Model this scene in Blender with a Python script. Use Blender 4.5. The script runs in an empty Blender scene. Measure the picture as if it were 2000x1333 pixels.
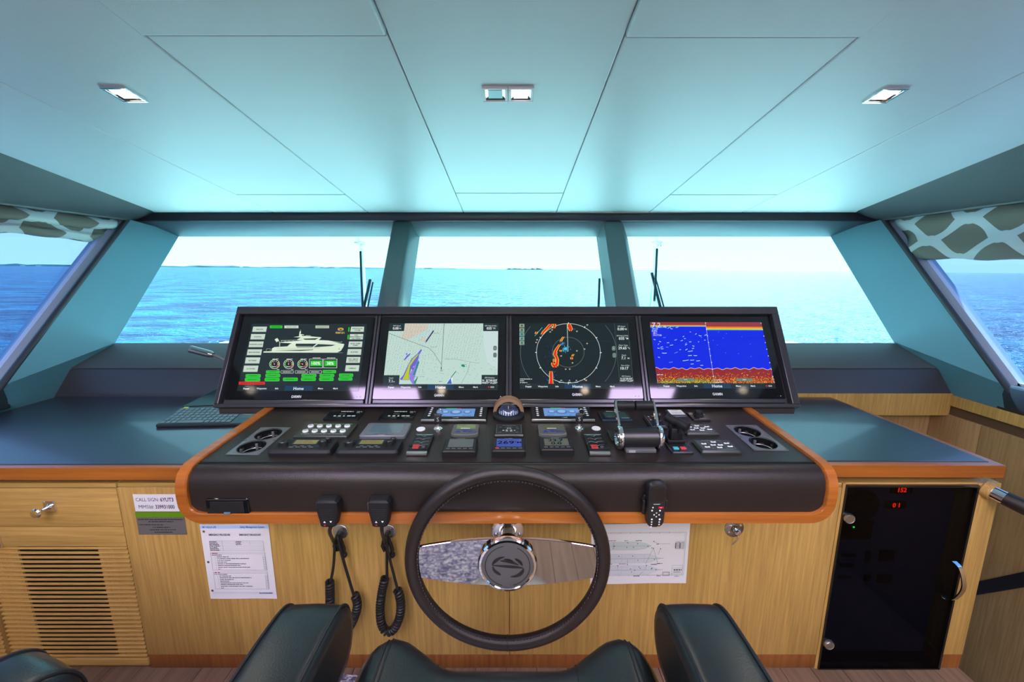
import bpy, bmesh, math, random
from mathutils import Matrix, Vector
R = math.radians
PI = math.pi
random.seed(7)
C = bpy.context.scene.collection
U = 0.78            # scales whole scene and camera about the origin, to metres (numbers below are unscaled)

# ------------------------------------------------------------------ camera
cam_d = bpy.data.cameras.new('camera'); cam = bpy.data.objects.new('camera', cam_d); C.objects.link(cam)
cam.location = (0, 0, 1.745*U); cam.rotation_euler = (R(90-10.1), 0, 0)
cam_d.sensor_width = 36; cam_d.lens = 36*790/2000; cam_d.clip_start = 0.02; cam_d.clip_end = 20000
bpy.context.scene.camera = cam
# ------------------------------------------------------------------ world, sun, exposure
vs = bpy.context.scene.view_settings
vs.view_transform = 'Standard'; vs.look = 'None'; vs.exposure = 0.0; vs.gamma = 1.0
try: vs.use_curve_mapping = False
except Exception: pass
bpy.context.scene.display_settings.display_device = 'sRGB'
SKY = 2.3; SUN = 26.0; SUN_EL = 55; SUN_AZ = 33
W = bpy.data.worlds.new('sky'); bpy.context.scene.world = W; W.use_nodes = True
nt = W.node_tree; nt.nodes.clear()
tc = nt.nodes.new('ShaderNodeTexCoord'); sx = nt.nodes.new('ShaderNodeSeparateXYZ')
rp = nt.nodes.new('ShaderNodeValToRGB'); bg = nt.nodes.new('ShaderNodeBackground'); ou = nt.nodes.new('ShaderNodeOutputWorld')
rp.color_ramp.elements[0].position = 0.0; rp.color_ramp.elements[0].color = (1.0, 1.0, 1.0, 1)
rp.color_ramp.elements[1].position = 0.75; rp.color_ramp.elements[1].color = (.36, .56, .95, 1)
e = rp.color_ramp.elements.new(.16); e.color = (.86, .93, 1.0, 1)
nt.links.new(tc.outputs['Generated'], sx.inputs[0]); nt.links.new(sx.outputs['Z'], rp.inputs[0])
nt.links.new(rp.outputs[0], bg.inputs[0]); nt.links.new(bg.outputs[0], ou.inputs[0]); bg.inputs[1].default_value = SKY
sd = bpy.data.lights.new('sun', 'SUN'); sd.energy = SUN; sd.angle = R(.6); sd.color = (1, .96, .9)
so = bpy.data.objects.new('sun', sd); C.objects.link(so)
sv = Vector((math.sin(R(SUN_AZ))*math.cos(R(SUN_EL)), math.cos(R(SUN_AZ))*math.cos(R(SUN_EL)), math.sin(R(SUN_EL))))
so.rotation_euler = sv.to_track_quat('Z', 'Y').to_euler()
DOWNLIGHT_W = 5.0; PANEL_W = 22.0; REAR_FILL_W = 15.0

# ------------------------------------------------------------------ materials
def lin(c):
    c = c/255.0
    return c/12.92 if c <= .04045 else ((c+.055)/1.055)**2.4
def srgb(r, g, b): return (lin(r), lin(g), lin(b), 1)
MC = {}
def mat(name, col, rough=.5, metal=0, spec=.5, bump=None, var=None, coat=0, emit=None, estr=1.0):
    if name in MC: return MC[name]
    m = bpy.data.materials.new(name); m.use_nodes = True; N = m.node_tree; L = N.links
    b = N.nodes['Principled BSDF']
    b.inputs['Base Color'].default_value = col if len(col) == 4 else (*col, 1)
    b.inputs['Roughness'].default_value = rough; b.inputs['Metallic'].default_value = metal
    b.inputs['Specular IOR Level'].default_value = spec; b.inputs['Coat Weight'].default_value = coat
    b.inputs['Coat Roughness'].default_value = .08
    if emit: b.inputs['Emission Color'].default_value = emit; b.inputs['Emission Strength'].default_value = estr
    if bump or var:
        t = N.nodes.new('ShaderNodeTexCoord')
    if var:
        n = N.nodes.new('ShaderNodeTexNoise'); n.inputs['Scale'].default_value = var[0]; n.inputs['Detail'].default_value = 3
        r = N.nodes.new('ShaderNodeValToRGB')
        c0 = b.inputs['Base Color'].default_value
        r.color_ramp.elements[0].position = .3; r.color_ramp.elements[1].position = .7
        r.color_ramp.elements[0].color = (*[c*(1-var[1]) for c in c0[:3]], 1); r.color_ramp.elements[1].color = (*[min(1, c*(1+var[1])) for c in c0[:3]], 1)
        L.new(t.outputs['Object'], n.inputs['Vector']); L.new(n.outputs['Fac'], r.inputs[0]); L.new(r.outputs[0], b.inputs['Base Color'])
    if bump:
        v = N.nodes.new('ShaderNodeTexVoronoi'); v.inputs['Scale'].default_value = bump[0]
        bn = N.nodes.new('ShaderNodeBump'); bn.inputs['Strength'].default_value = bump[1]; bn.inputs['Distance'].default_value = .002
        L.new(t.outputs['Object'], v.inputs['Vector']); L.new(v.outputs['Distance'], bn.inputs['Height']); L.new(bn.outputs[0], b.inputs['Normal'])
    MC[name] = m; return m
def wood(name, c0, c1, axis='z', rough=.45, fine=125, coat=0):
    if name in MC: return MC[name]
    m = bpy.data.materials.new(name); m.use_nodes = True; N = m.node_tree; L = N.links
    b = N.nodes['Principled BSDF']; b.inputs['Roughness'].default_value = rough; b.inputs['Coat Weight'].default_value = coat
    b.inputs['Specular IOR Level'].default_value = .35; b.inputs['Coat Roughness'].default_value = .12
    t = N.nodes.new('ShaderNodeTexCoord'); mp = N.nodes.new('ShaderNodeMapping')
    s = [fine, fine, fine]; s['xyz'.index(axis)] = fine*.035
    mp.inputs['Scale'].default_value = s
    n = N.nodes.new('ShaderNodeTexNoise'); n.inputs['Scale'].default_value = 1.0; n.inputs['Detail'].default_value = 4; n.inputs['Roughness'].default_value = .65
    mp2 = N.nodes.new('ShaderNodeMapping'); s2 = [7, 7, 7]; s2['xyz'.index(axis)] = .9; mp2.inputs['Scale'].default_value = s2
    n2 = N.nodes.new('ShaderNodeTexNoise'); n2.inputs['Detail'].default_value = 2
    n2.inputs['Scale'].default_value = 1
    mx = N.nodes.new('ShaderNodeMath'); mx.operation = 'MULTIPLY_ADD'; mx.inputs[1].default_value = .45
    r = N.nodes.new('ShaderNodeValToRGB'); r.color_ramp.elements[0].position = .52; r.color_ramp.elements[1].position = .92
    r.color_ramp.elements[0].color = (*c0, 1); r.color_ramp.elements[1].color = (*c1, 1)
    L.new(t.outputs['Object'], mp.inputs[0]); L.new(mp.outputs[0], n.inputs['Vector'])
    L.new(t.outputs['Object'], mp2.inputs[0]); L.new(mp2.outputs[0], n2.inputs['Vector'])
    L.new(n2.outputs['Fac'], mx.inputs[0]); L.new(n.outputs['Fac'], mx.inputs[2]); L.new(mx.outputs[0], r.inputs[0]); L.new(r.outputs[0], b.inputs['Base Color'])
    bn = N.nodes.new('ShaderNodeBump'); bn.inputs['Strength'].default_value = .06; bn.inputs['Distance'].default_value = .001
    L.new(n.outputs['Fac'], bn.inputs['Height']); L.new(bn.outputs[0], b.inputs['Normal'])
    MC[name] = m; return m
def glass_mat(name, tint, refl=.05, rough=0.0):
    m = bpy.data.materials.new(name); m.use_nodes = True; N = m.node_tree; L = N.links; N.nodes.clear()
    o = N.nodes.new('ShaderNodeOutputMaterial'); mi = N.nodes.new('ShaderNodeMixShader'); t = N.nodes.new('ShaderNodeBsdfTransparent'); g = N.nodes.new('ShaderNodeBsdfGlossy')
    t.inputs[0].default_value = (*tint, 1); g.inputs['Roughness'].default_value = rough; mi.inputs[0].default_value = refl
    L.new(t.outputs[0], mi.inputs[1]); L.new(g.outputs[0], mi.inputs[2]); L.new(mi.outputs[0], o.inputs[0])
    MC[name] = m; return m
def ink(col, e=0):
    """printed colour (e=0) or lit screen colour (e>0); col is sRGB 0-255"""
    k = ('ink', col, e)
    if k in MC: return MC[k]
    c = srgb(*col)
    if e: m = mat('screen_%02x%02x%02x_%d' % (*col, int(e*100)), (.004, .005, .006), rough=.06, emit=c, estr=e)
    else: m = mat('print_%02x%02x%02x' % col, c, rough=.45)
    MC[k] = m; return m

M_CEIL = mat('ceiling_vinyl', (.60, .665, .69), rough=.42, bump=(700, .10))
M_DARKGAP = mat('dark_gap', (.03, .035, .035), rough=.8)
M_PAD = mat('cyan_lit_reveal_leather', (.155, .25, .295), rough=.42, bump=(500, .12), spec=.5)  # header reveal leather, window light brightens and tints its colour
M_PILLAR = mat('cyan_lit_grey_leather', (.155, .40, .48), rough=.42, bump=(500, .12))  # grey leather; the cyan window light is put into its colour
M_LEDGE = mat('ledge_leather', (.075, .07, .075), rough=.45, bump=(500, .12))
M_PADD = mat('dark_slate_leather', (.045, .045, .055), rough=.42, bump=(500, .12))
M_TABLE = mat('dark_desk_leather', (.028, .028, .042), rough=.30, bump=(420, .12), spec=1.0, coat=.25)
M_CONS = mat('brown_console_leather', (.020, .015, .0135), rough=.34, bump=(520, .14), spec=.3)
M_OAK = wood('pale_oak', (.37, .22, .060), (.58, .365, .110), 'z')
M_OAKX = wood('pale_oak_across', (.37, .22, .060), (.58, .365, .110), 'x')
M_CHERRY = wood('cherry_trim', (.25, .070, .009), (.41, .130, .019), 'x', rough=.3, fine=60, coat=.4)
M_CHERRYZ = wood('cherry_kick', (.17, .055, .014), (.30, .11, .028), 'z', rough=.4, fine=60)
M_FLOOR = wood('walnut_floor', (.15, .095, .058), (.26, .175, .115), 'y', rough=.4, fine=45)
M_STAIR = wood('brown_stair_panel', (.28, .17, .07), (.42, .27, .12), 'z', rough=.5)
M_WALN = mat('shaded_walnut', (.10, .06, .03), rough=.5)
M_BLK = mat('black_plastic', (.012, .013, .014), rough=.35)
M_BLKM = mat('black_matt_plastic', (.010, .011, .013), rough=.5, spec=.3)
M_BGL = mat('black_gloss', (.006, .007, .008), rough=.06, spec=.6)
M_GREYP = mat('grey_plastic', (.10, .11, .115), rough=.45)
M_OLIVE = mat('olive_black_panel', (.020, .028, .022), rough=.4)
M_CHROME = mat('chrome', (.86, .86, .87), rough=.06, metal=1)
M_STEEL = mat('polished_steel', (.44, .44, .45), rough=.035, metal=1)
M_BRUSH = mat('brushed_steel', (.55, .55, .54), rough=.35, metal=1)
M_HOUSE = mat('dark_metallic_housing', (.05, .052, .06), rough=.26, metal=.4)
M_WHITE = mat('white_plastic', (.75, .76, .77), rough=.45)
M_PAPER = mat('white_paper', (.74, .74, .80), rough=.7)
M_CHAIR = mat('black_chair_leather', (.008, .011, .012), rough=.33, bump=(420, .08), spec=.5)
M_SEAM = mat('black_piping', (.006, .007, .009), rough=.5)
M_WHEEL = mat('brown_wheel_leather', (.016, .011, .010), rough=.36, bump=(900, .2))
M_RUB = mat('black_rubber', (.010, .010, .011), rough=.5)
M_FRAME = mat('white_painted_frame', (.60, .62, .78), rough=.3)
M_DECK = mat('white_deck', (.62, .62, .61), rough=.6)
M_BRONZE = mat('bronze_lip', (.35, .22, .12), rough=.3, metal=.8)
M_FRONTGLASS = glass_mat('cyan_tinted_glass', (.65, .965, 1.0), .02)
M_SIDEGLASS = glass_mat('blue_tinted_glass', (.42, .605, .77), .02)
M_DOORGLASS = glass_mat('smoked_glass', (.30, .34, .43), .022)
M_CLEAR = glass_mat('clear_plastic', (.85, .88, .9), .08, .05)

# ------------------------------------------------------------------ mesh builder
def smooth_pts(pts, n=8, closed=False):
    P_ = [Vector(p) for p in pts]; out = []
    m = len(P_); rng = m if closed else m-1
    for i in range(rng):
        if closed: a, b, c, d = P_[(i-1) % m], P_[i], P_[(i+1) % m], P_[(i+2) % m]
        else: a, b, c, d = P_[max(i-1, 0)], P_[i], P_[i+1], P_[min(i+2, m-1)]
        for k in range(n):
            t = k/n
            out.append(.5*((2*b)+(-a+c)*t+(2*a-5*b+4*c-d)*t*t+(-a+3*b-3*c+d)*t**3))
    if not closed: out.append(P_[-1])
    return out
def rrect(x0, x1, y0, y1, r, n=4):
    r = max(1e-5, min(r, (x1-x0)/2-1e-5, (y1-y0)/2-1e-5)); o = []
    for cx, cy, a in ((x1-r, y1-r, 0), (x0+r, y1-r, 90), (x0+r, y0+r, 180), (x1-r, y0+r, 270)):
        for k in range(n+1):
            t = R(a+90*k/n); o.append((cx+r*math.cos(t), cy+r*math.sin(t)))
    return o
def circ(cx, cy, r, n=24, ry=None): return [(cx+r*math.cos(2*PI*k/n), cy+(ry or r)*math.sin(2*PI*k/n)) for k in range(n)]
class MB:
    def __init__(s, M=None): s.v = []; s.f = []; s.mi = []; s.mats = []; s.M = M or Matrix(); s.cur = 0
    def use(s, m):
        if m not in s.mats: s.mats.append(m)
        s.cur = s.mats.index(m); return s
    def add(s, p): s.v.append(s.M @ Vector(p)); return len(s.v)-1
    def face(s, pts):
        s.f.append([s.add(p) for p in pts]); s.mi.append(s.cur); return s
    def loft(s, rings, cap=(True, True), close=True):
        idx = [[s.add(p) for p in r] for r in rings]; n = len(idx[0])
        for a, b in zip(idx, idx[1:]):
            for k in range(n if close else n-1):
                s.f.append([a[k], a[(k+1) % n], b[(k+1) % n], b[k]]); s.mi.append(s.cur)
        if close and cap[0]: s.f.append(idx[0][::-1]); s.mi.append(s.cur)
        if close and cap[1]: s.f.append(idx[-1]); s.mi.append(s.cur)
        return s
    def box(s, x0, x1, y0, y1, z0, z1, ch=0.0, r=None):
        if ch <= 0:
            o = [(x0, y0), (x1, y0), (x1, y1), (x0, y1)]
            return s.loft([[(*p, z0) for p in o], [(*p, z1) for p in o]])
        ch = min(ch, (x1-x0)*.49, (y1-y0)*.49, (z1-z0)*.49); rr = ch if r is None else r; n = 2 if rr < .01 else 4
        a = rrect(x0+ch, x1-ch, y0+ch, y1-ch, max(rr-ch, 1e-4), n); b = rrect(x0, x1, y0, y1, max(rr, 2e-4), n)
        q = ch*.3
        c = rrect(x0+q, x1-q, y0+q, y1-q, max(rr-q, 1e-4), n)
        return s.loft([[(*p, z0) for p in a], [(*p, z0+q) for p in c], [(*p, z0+ch) for p in b], [(*p, z1-ch) for p in b], [(*p, z1-q) for p in c], [(*p, z1) for p in a]])
    def slab(s, x0, x1, y0, y1, z0, z1, r=.003, ch=.002):
        n = 3; b = rrect(x0, x1, y0, y1, r, n); a = rrect(x0+ch, x1-ch, y0+ch, y1-ch, max(r-ch, 1e-4), n)
        return s.loft([[(*p, z0) for p in b], [(*p, z1-ch) for p in b], [(*p, z1) for p in a]])
    def extr(s, poly, z0, z1): return s.loft([[(*p, z0) for p in poly], [(*p, z1) for p in poly]])
    def extx(s, poly, x0, x1): return s.loft([[(x0, *p) for p in poly], [(x1, *p) for p in poly]])
    def lathe(s, prof, n=24, c=(0, 0, 0), cap=(True, True)):
        return s.loft([[(c[0]+r*math.cos(2*PI*k/n), c[1]+r*math.sin(2*PI*k/n), c[2]+z) for k in range(n)] for r, z in prof], cap)
    def cyl(s, p, q, r, r2=None, n=16):
        p, q = Vector(p), Vector(q); t = (q-p).normalized(); a = t.orthogonal().normalized(); b = t.cross(a); r2 = r if r2 is None else r2
        return s.loft([[c_+(a*math.cos(2*PI*k/n)+b*math.sin(2*PI*k/n))*rr for k in range(n)] for c_, rr in ((p, r), (q, r2))])
    def tube(s, pts, r, n=8, closed=False):
        P_ = [Vector(p) for p in pts]; m = len(P_); rings = []; a = None
        for i in range(m):
            t = (P_[(i+1) % m]-P_[i-1]) if closed else (P_[min(i+1, m-1)]-P_[max(i-1, 0)])
            t.normalize()
            a = t.orthogonal().normalized() if a is None else (a-t*a.dot(t)).normalized()
            b = t.cross(a); rr = r[i] if isinstance(r, (list, tuple)) else r
            rings.append([P_[i]+(a*math.cos(2*PI*k/n)+b*math.sin(2*PI*k/n))*rr for k in range(n)])
        if closed: rings.append(rings[0]); return s.loft(rings, (False, False))
        return s.loft(rings)
    def sphere(s, c, r, n=20, m=10, z0=-1, z1=1, sc=(1, 1, 1)):
        a0, a1 = math.asin(z0), math.asin(z1); pr = []
        rings = []
        for i in range(m+1):
            t = a0+(a1-a0)*i/m; rr = max(1e-5, r*math.cos(t))
            rings.append([(c[0]+rr*math.cos(2*PI*k/n)*sc[0], c[1]+rr*math.sin(2*PI*k/n)*sc[1], c[2]+r*math.sin(t)*sc[2]) for k in range(n)])
        return s.loft(rings)
    def grid(s, fn, nu, nv, closeu=False):
        return s.loft([[fn(i/nu, j/nv) for i in range(nu+1)] for j in range(nv+1)], close=False)
    def build(s, name, m=None, parent=None, M=None, sharp=38, solid=0):
        me = bpy.data.meshes.new(name); me.from_pydata([v*U for v in s.v], [], s.f)
        ms = s.mats or [m]
        if m is not None and s.mats == []: ms = [m]
        for x in ms: me.materials.append(x)
        if s.mats:
            me.polygons.foreach_set('material_index', s.mi)
        bm = bmesh.new(); bm.from_mesh(me); bmesh.ops.recalc_face_normals(bm, faces=bm.faces)
        bm.to_mesh(me); bm.free()
        try: me.set_sharp_from_angle(angle=R(sharp))
        except Exception: pass
        me.polygons.foreach_set('use_smooth', [len(p.vertices) <= 4 for p in me.polygons])
        o = bpy.data.objects.new(name, me); C.objects.link(o)
        if parent is not None: o.parent = parent
        if M is not None: o.matrix_basis = scaled(M)
        if solid:
            md = o.modifiers.new('thickness', 'SOLIDIFY'); md.thickness = solid*U; md.offset = 0
        return o
def scaled(M):
    M = M.copy(); M.translation = M.translation*U; return M
def tag(o, label=None, cat=None, group=None, kind=None):
    if label: o['label'] = label
    if cat: o['category'] = cat
    if group: o['group'] = group
    if kind: o['kind'] = kind
    return o
def thing(name, label, cat, M=None, group=None):
    o = bpy.data.objects.new(name, None); C.objects.link(o); o.empty_display_size = .05
    if M is not None: o.matrix_basis = scaled(M)
    return tag(o, label, cat, group)
def struct(name, M=None):
    o = bpy.data.objects.new(name, None); C.objects.link(o); o.empty_display_size = .05
    if M is not None: o.matrix_basis = scaled(M)
    o['kind'] = 'structure'; return o
def copy_tree(o, parent=None):
    c = o.copy(); C.objects.link(c)
    if parent is not None: c.parent = parent
    for ch in list(o.children): copy_tree(ch, c)
    return c
def T(x, y, z): return Matrix.Translation((x, y, z))
def RX(a): return Matrix.Rotation(a, 4, 'X')
def RY(a): return Matrix.Rotation(a, 4, 'Y')
def RZ(a): return Matrix.Rotation(a, 4, 'Z')
CA = math.atan2(.031, .43)                       # slope of the console top
def CON(u, v, h=0): return T(u, 1.2, 1.137) @ RX(CA) @ T(0, v, h)
DB = math.atan2(.395, .224)                      # slope of the display wall
def DIS(u, v, h=0): return T(u, 1.63, 1.168) @ RX(DB) @ T(0, v, h)
def FRONT(x, z, y): return T(x, y, z) @ RX(PI/2)   # local x = right, y = up, z = towards the viewer
# ------------------------------------------------------------------ flat print (screens, labels, paper)
TXT = {}
def glyphs(s, bold):
    k = (s, bold)
    if k not in TXT:
        cu = bpy.data.curves.new('t', 'FONT'); cu.body = s; cu.size = 1; cu.resolution_u = 2; cu.offset = .022 if bold else 0
        ob = bpy.data.objects.new('t', cu); me = ob.to_mesh()
        vs_ = [(v.co.x, v.co.y) for v in me.vertices]; fs = [list(p.vertices) for p in me.polygons]
        ob.to_mesh_clear(); bpy.data.objects.remove(ob); bpy.data.curves.remove(cu)
        TXT[k] = (vs_, fs)
    return TXT[k]
class P:
    """collects flat coloured shapes; mp maps drawing coords to local x,y; e = light given off"""
    def __init__(s, mp=None, e=0, z=0.0): s.b = MB(); s.mp = mp or (lambda x, y: (x, y)); s.e = e; s.z = z
    def poly(s, pts, col, L=0):
        s.b.use(ink(col, s.e)); s.b.face([(*s.mp(*p), s.z+L*.00035) for p in pts]); return s
    def rect(s, x0, y0, x1, y1, col, L=0): return s.poly([(x0, y0), (x1, y0), (x1, y1), (x0, y1)], col, L)
    def circle(s, x, y, r, col, L=0, n=20, ry=None): return s.poly(circ(x, y, r, n, ry), col, L)
    def ring(s, x, y, r, w, col, L=0, a0=0, a1=360, n=40, ry=None):
        ry = ry or r; k = ry/r
        for i in range(n):
            a, b = R(a0+(a1-a0)*i/n), R(a0+(a1-a0)*(i+1)/n)
            s.poly([(x+(r-w)*math.cos(a), y+(r-w)*k*math.sin(a)), (x+r*math.cos(a), y+r*k*math.sin(a)), (x+r*math.cos(b), y+r*k*math.sin(b)), (x+(r-w)*math.cos(b), y+(r-w)*k*math.sin(b))], col, L)
        return s
    def line(s, pts, w, col, L=0):
        for (ax, ay), (bx, by) in zip(pts, pts[1:]):
            d = math.hypot(bx-ax, by-ay) or 1; nx, ny = -(by-ay)/d*w/2, (bx-ax)/d*w/2
            s.poly([(ax+nx, ay+ny), (bx+nx, by+ny), (bx-nx, by-ny), (ax-nx, ay-ny)], col, L)
        return s
    def frame(s, x0, y0, x1, y1, w, col, L=0): return s.line([(x0, y0), (x1, y0), (x1, y1), (x0, y1), (x0, y0)], w, col, L)
    def text(s, t, x, y, size, col, L=2, al='c', bold=False, w=None, flip=1):
        """size = letter height; w = forced width; flip=-1 when y runs downward"""
        vs_, fs = glyphs(t, bold)
        if not vs_: return s
        x0 = min(v[0] for v in vs_); x1 = max(v[0] for v in vs_); k = size/.70; kx = k if w is None else w/(x1-x0)
        ox = {'c': x-(x0+x1)/2*kx, 'l': x-x0*kx, 'r': x-x1*kx}[al]
        s.b.use(ink(col, s.e)); base = len(s.b.v)
        for vx, vy in vs_: s.b.add((*s.mp(ox+vx*kx, y+flip*(vy*k-size/2)), s.z+L*.00035))
        for f in fs: s.b.f.append([base+i for i in f]); s.b.mi.append(s.b.cur)
        return s
    def smudge(s, x0, x1, y, h, col, L=2, seed=0):
        """a line of print too small to read in the photograph"""
        rn = random.Random(seed); x = x0; d = 1 if x1 > x0 else -1; H = abs(h)
        while x < x1-H*.4:
            w = min(rn.uniform(.5, 1.6)*H, x1-x); s.rect(x, y-H*.32, x+w*.86, y+H*.32, col, L); x += w+(H*.5 if rn.random() < .22 else H*.08)
        return s
    def build(s, name, parent, M=None): return s.b.build(name, None, parent, M)
def quadmap(TL, TR, BR, BL, W_, H_):
    """zoomed image pixel coords inside a quad -> local metres (origin at lower left)"""
    def f(x, y):
        u, v = .5, .5
        for _ in range(6):
            px = (1-u)*(1-v)*BL[0]+u*(1-v)*BR[0]+u*v*TR[0]+(1-u)*v*TL[0]; py = (1-u)*(1-v)*BL[1]+u*(1-v)*BR[1]+u*v*TR[1]+(1-u)*v*TL[1]
            ux = (1-v)*(BR[0]-BL[0])+v*(TR[0]-TL[0]); uy = (1-v)*(BR[1]-BL[1])+v*(TR[1]-TL[1])
            vx = (1-u)*(TL[0]-BL[0])+u*(TR[0]-BR[0]); vy = (1-u)*(TL[1]-BL[1])+u*(TR[1]-BR[1])
            D = ux*vy-uy*vx; ex, ey = x-px, y-py
            u += (ex*vy-ey*vx)/D; v += (ux*ey-uy*ex)/D
        return u*W_, v*H_
    return f
# ================================================================== SETTING
XL, XR = -2.78, 2.69  # room coordinates unprojected offline from image pixels, kept as plain numbers
# ---- ceiling: padded panels on a sloping headlining
CEIL = T(0, 3.09, 2.152) @ RX(-R(8.1))
ceil = MB().extx([(3.14, 2.170), (.9, 2.488), (-2.6, 2.488), (-2.6, 2.62), (.9, 2.62), (3.14, 2.36)], -3.0, 2.95).build('ceiling', M_DARKGAP); ceil['kind'] = 'structure'
cols = [-2.72, -1.752, -1.057, -.3565, .3245, 1.004, 1.687, 2.66]
splits = {1: [2.688], 2: [1.293], 3: [2.660], 4: [1.300], 5: [2.690]}
for i in range(7):
    ys = [.90]+splits.get(i, [])+[3.089]
    for k, (a, b) in enumerate(zip(ys, ys[1:])):
        la, lb = -(3.09-a)/math.cos(R(8.1)), -(3.09-b)/math.cos(R(8.1))
        drop = .010 if (i in (2, 4) and k == 0) else 0.0
        MB(CEIL).box(cols[i]+.0010, cols[i+1]-.0010, la+(.0045 if k == 1 and i in (2, 4) else .0028), lb-(.0045 if k == 0 and i in (2, 4) else .0028), -drop, .026, ch=.006).build('ceiling_panel', M_CEIL, ceil)
for i in range(7):
    MB().box(cols[i]+.0014, cols[i+1]-.0014, -2.58, .897, 2.462, 2.489, ch=.004).build('ceiling_panel', M_CEIL, ceil)
# ---- front wall: header, reveals, mullions, corner pillars, padded ledge
wf = struct('wall_front')
M_MULL = mat('mullion_leather', (.085, .145, .15), rough=.42, bump=(500, .12))  # teal cast of the window light is put into this leather too
GL = T(0, 2.65, 1.262) @ RX(R(51.6))        # windscreen plane: y up along the glass, z into the room
MB().use(M_PADD).extx([(3.088, 2.172), (3.088, 2.098), (3.094, 2.092), (3.106, 2.095), (3.12, 2.172)], XL-.02, XR+.02).build('header_beam', None, wf)
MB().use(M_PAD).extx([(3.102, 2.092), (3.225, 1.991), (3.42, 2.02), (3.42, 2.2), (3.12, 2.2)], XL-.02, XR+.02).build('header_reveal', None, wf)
MB().box(-.0262, -.0238, 3.0865, 3.09, 2.096, 2.15).build('header_seam', M_SEAM, wf)
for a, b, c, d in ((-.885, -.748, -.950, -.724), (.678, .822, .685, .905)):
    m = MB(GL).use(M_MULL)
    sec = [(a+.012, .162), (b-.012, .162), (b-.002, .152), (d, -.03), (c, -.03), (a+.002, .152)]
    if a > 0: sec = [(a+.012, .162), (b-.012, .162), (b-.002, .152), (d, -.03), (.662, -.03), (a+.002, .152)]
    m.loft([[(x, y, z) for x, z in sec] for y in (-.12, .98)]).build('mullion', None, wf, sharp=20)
def pillar(sg, A1, A2, C1, C2, C3, B2, B1):
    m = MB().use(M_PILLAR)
    o = .10*sg
    def ex(p): return (p[0]+o, p[1]+.03, p[2])
    # inner face as a fan of quads, then a skin outwards for thickness
    q = [[A1, B1], [tuple((Vector(A1)*.5+Vector(A2)*.5)), tuple(Vector(B1)*.5+Vector(B2)*.5)], [A2, B2], [C1, C3]]
    m.loft([[a, b, ex(b), ex(a)] for a, b in q])
    m.face([A2, C1, C3, B2])
    return m.build('corner_pillar', None, wf, sharp=50)
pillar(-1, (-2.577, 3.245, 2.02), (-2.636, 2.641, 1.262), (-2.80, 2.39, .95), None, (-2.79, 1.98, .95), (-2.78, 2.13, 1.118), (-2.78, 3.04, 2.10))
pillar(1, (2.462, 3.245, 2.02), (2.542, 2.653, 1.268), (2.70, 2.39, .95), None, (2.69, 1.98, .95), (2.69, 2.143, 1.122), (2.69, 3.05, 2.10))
# welt along the window edge of each corner pillar
for x, sg in ((XL, -1), (XR, 1)):
    MB().tube([(x+.006*sg, 2.0, .985), (x+.006*sg, 2.13, 1.118), (x+.006*sg, 3.04, 2.096)], .016, 10).build('pillar_welt', M_PADD, wf)
prof = lambda y0: [(2.362, .95), (2.362, 1.0), (2.396, 1.135), (2.402, 1.147), (2.412, 1.153), (2.652, 1.263), (2.86, 1.263), (2.86, .95)]
MB().use(M_PADD).extx([(2.364, .95), (2.364, .998), (2.368, 1.004), (2.397, 1.136), (2.405, 1.143), (2.47, 1.143), (2.47, .95)], -2.792, 2.676).build('ledge_front_pad', None, wf)
MB().use(M_LEDGE).extx([(2.404, 1.1445), (2.402, 1.149), (2.411, 1.1545), (2.640, 1.2575), (2.660, 1.258), (2.660, 1.05), (2.45, 1.1445)], -2.86, 2.76).build('ledge_top_pad', None, wf)
MB().extx([(2.36, .862), (2.36, 1.0), (2.46, 1.0), (2.46, .862)], 1.2, 2.676).build('ledge_fascia', M_OAK, wf)
MB().extx([(2.46, -1.3), (2.46, .95), (2.86, .95), (2.86, -1.3)], -2.82, 2.72).build('lower_bulkhead', M_STAIR, wf)
# ---- windscreen panes
def gpane(n, q, m, M=None, t=.012):
    w = struct('window_%d' % n)
    p = MB(M).use(m); p.loft([[(x, y, 0) for x, y in q], [(x, y, -t) for x, y in q]]); p.build('pane', None, w); return w
gpane(1, [(-2.66, -.02), (-.93, -.02), (-.93, .96), (-2.58, .96)], M_FRONTGLASS, GL)
gpane(2, [(-.74, -.02), (.70, -.02), (.70, .96), (-.74, .96)], M_FRONTGLASS, GL)
gpane(3, [(.89, -.02), (2.56, -.02), (2.47, .96), (.89, .96)], M_FRONTGLASS, GL)
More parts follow.
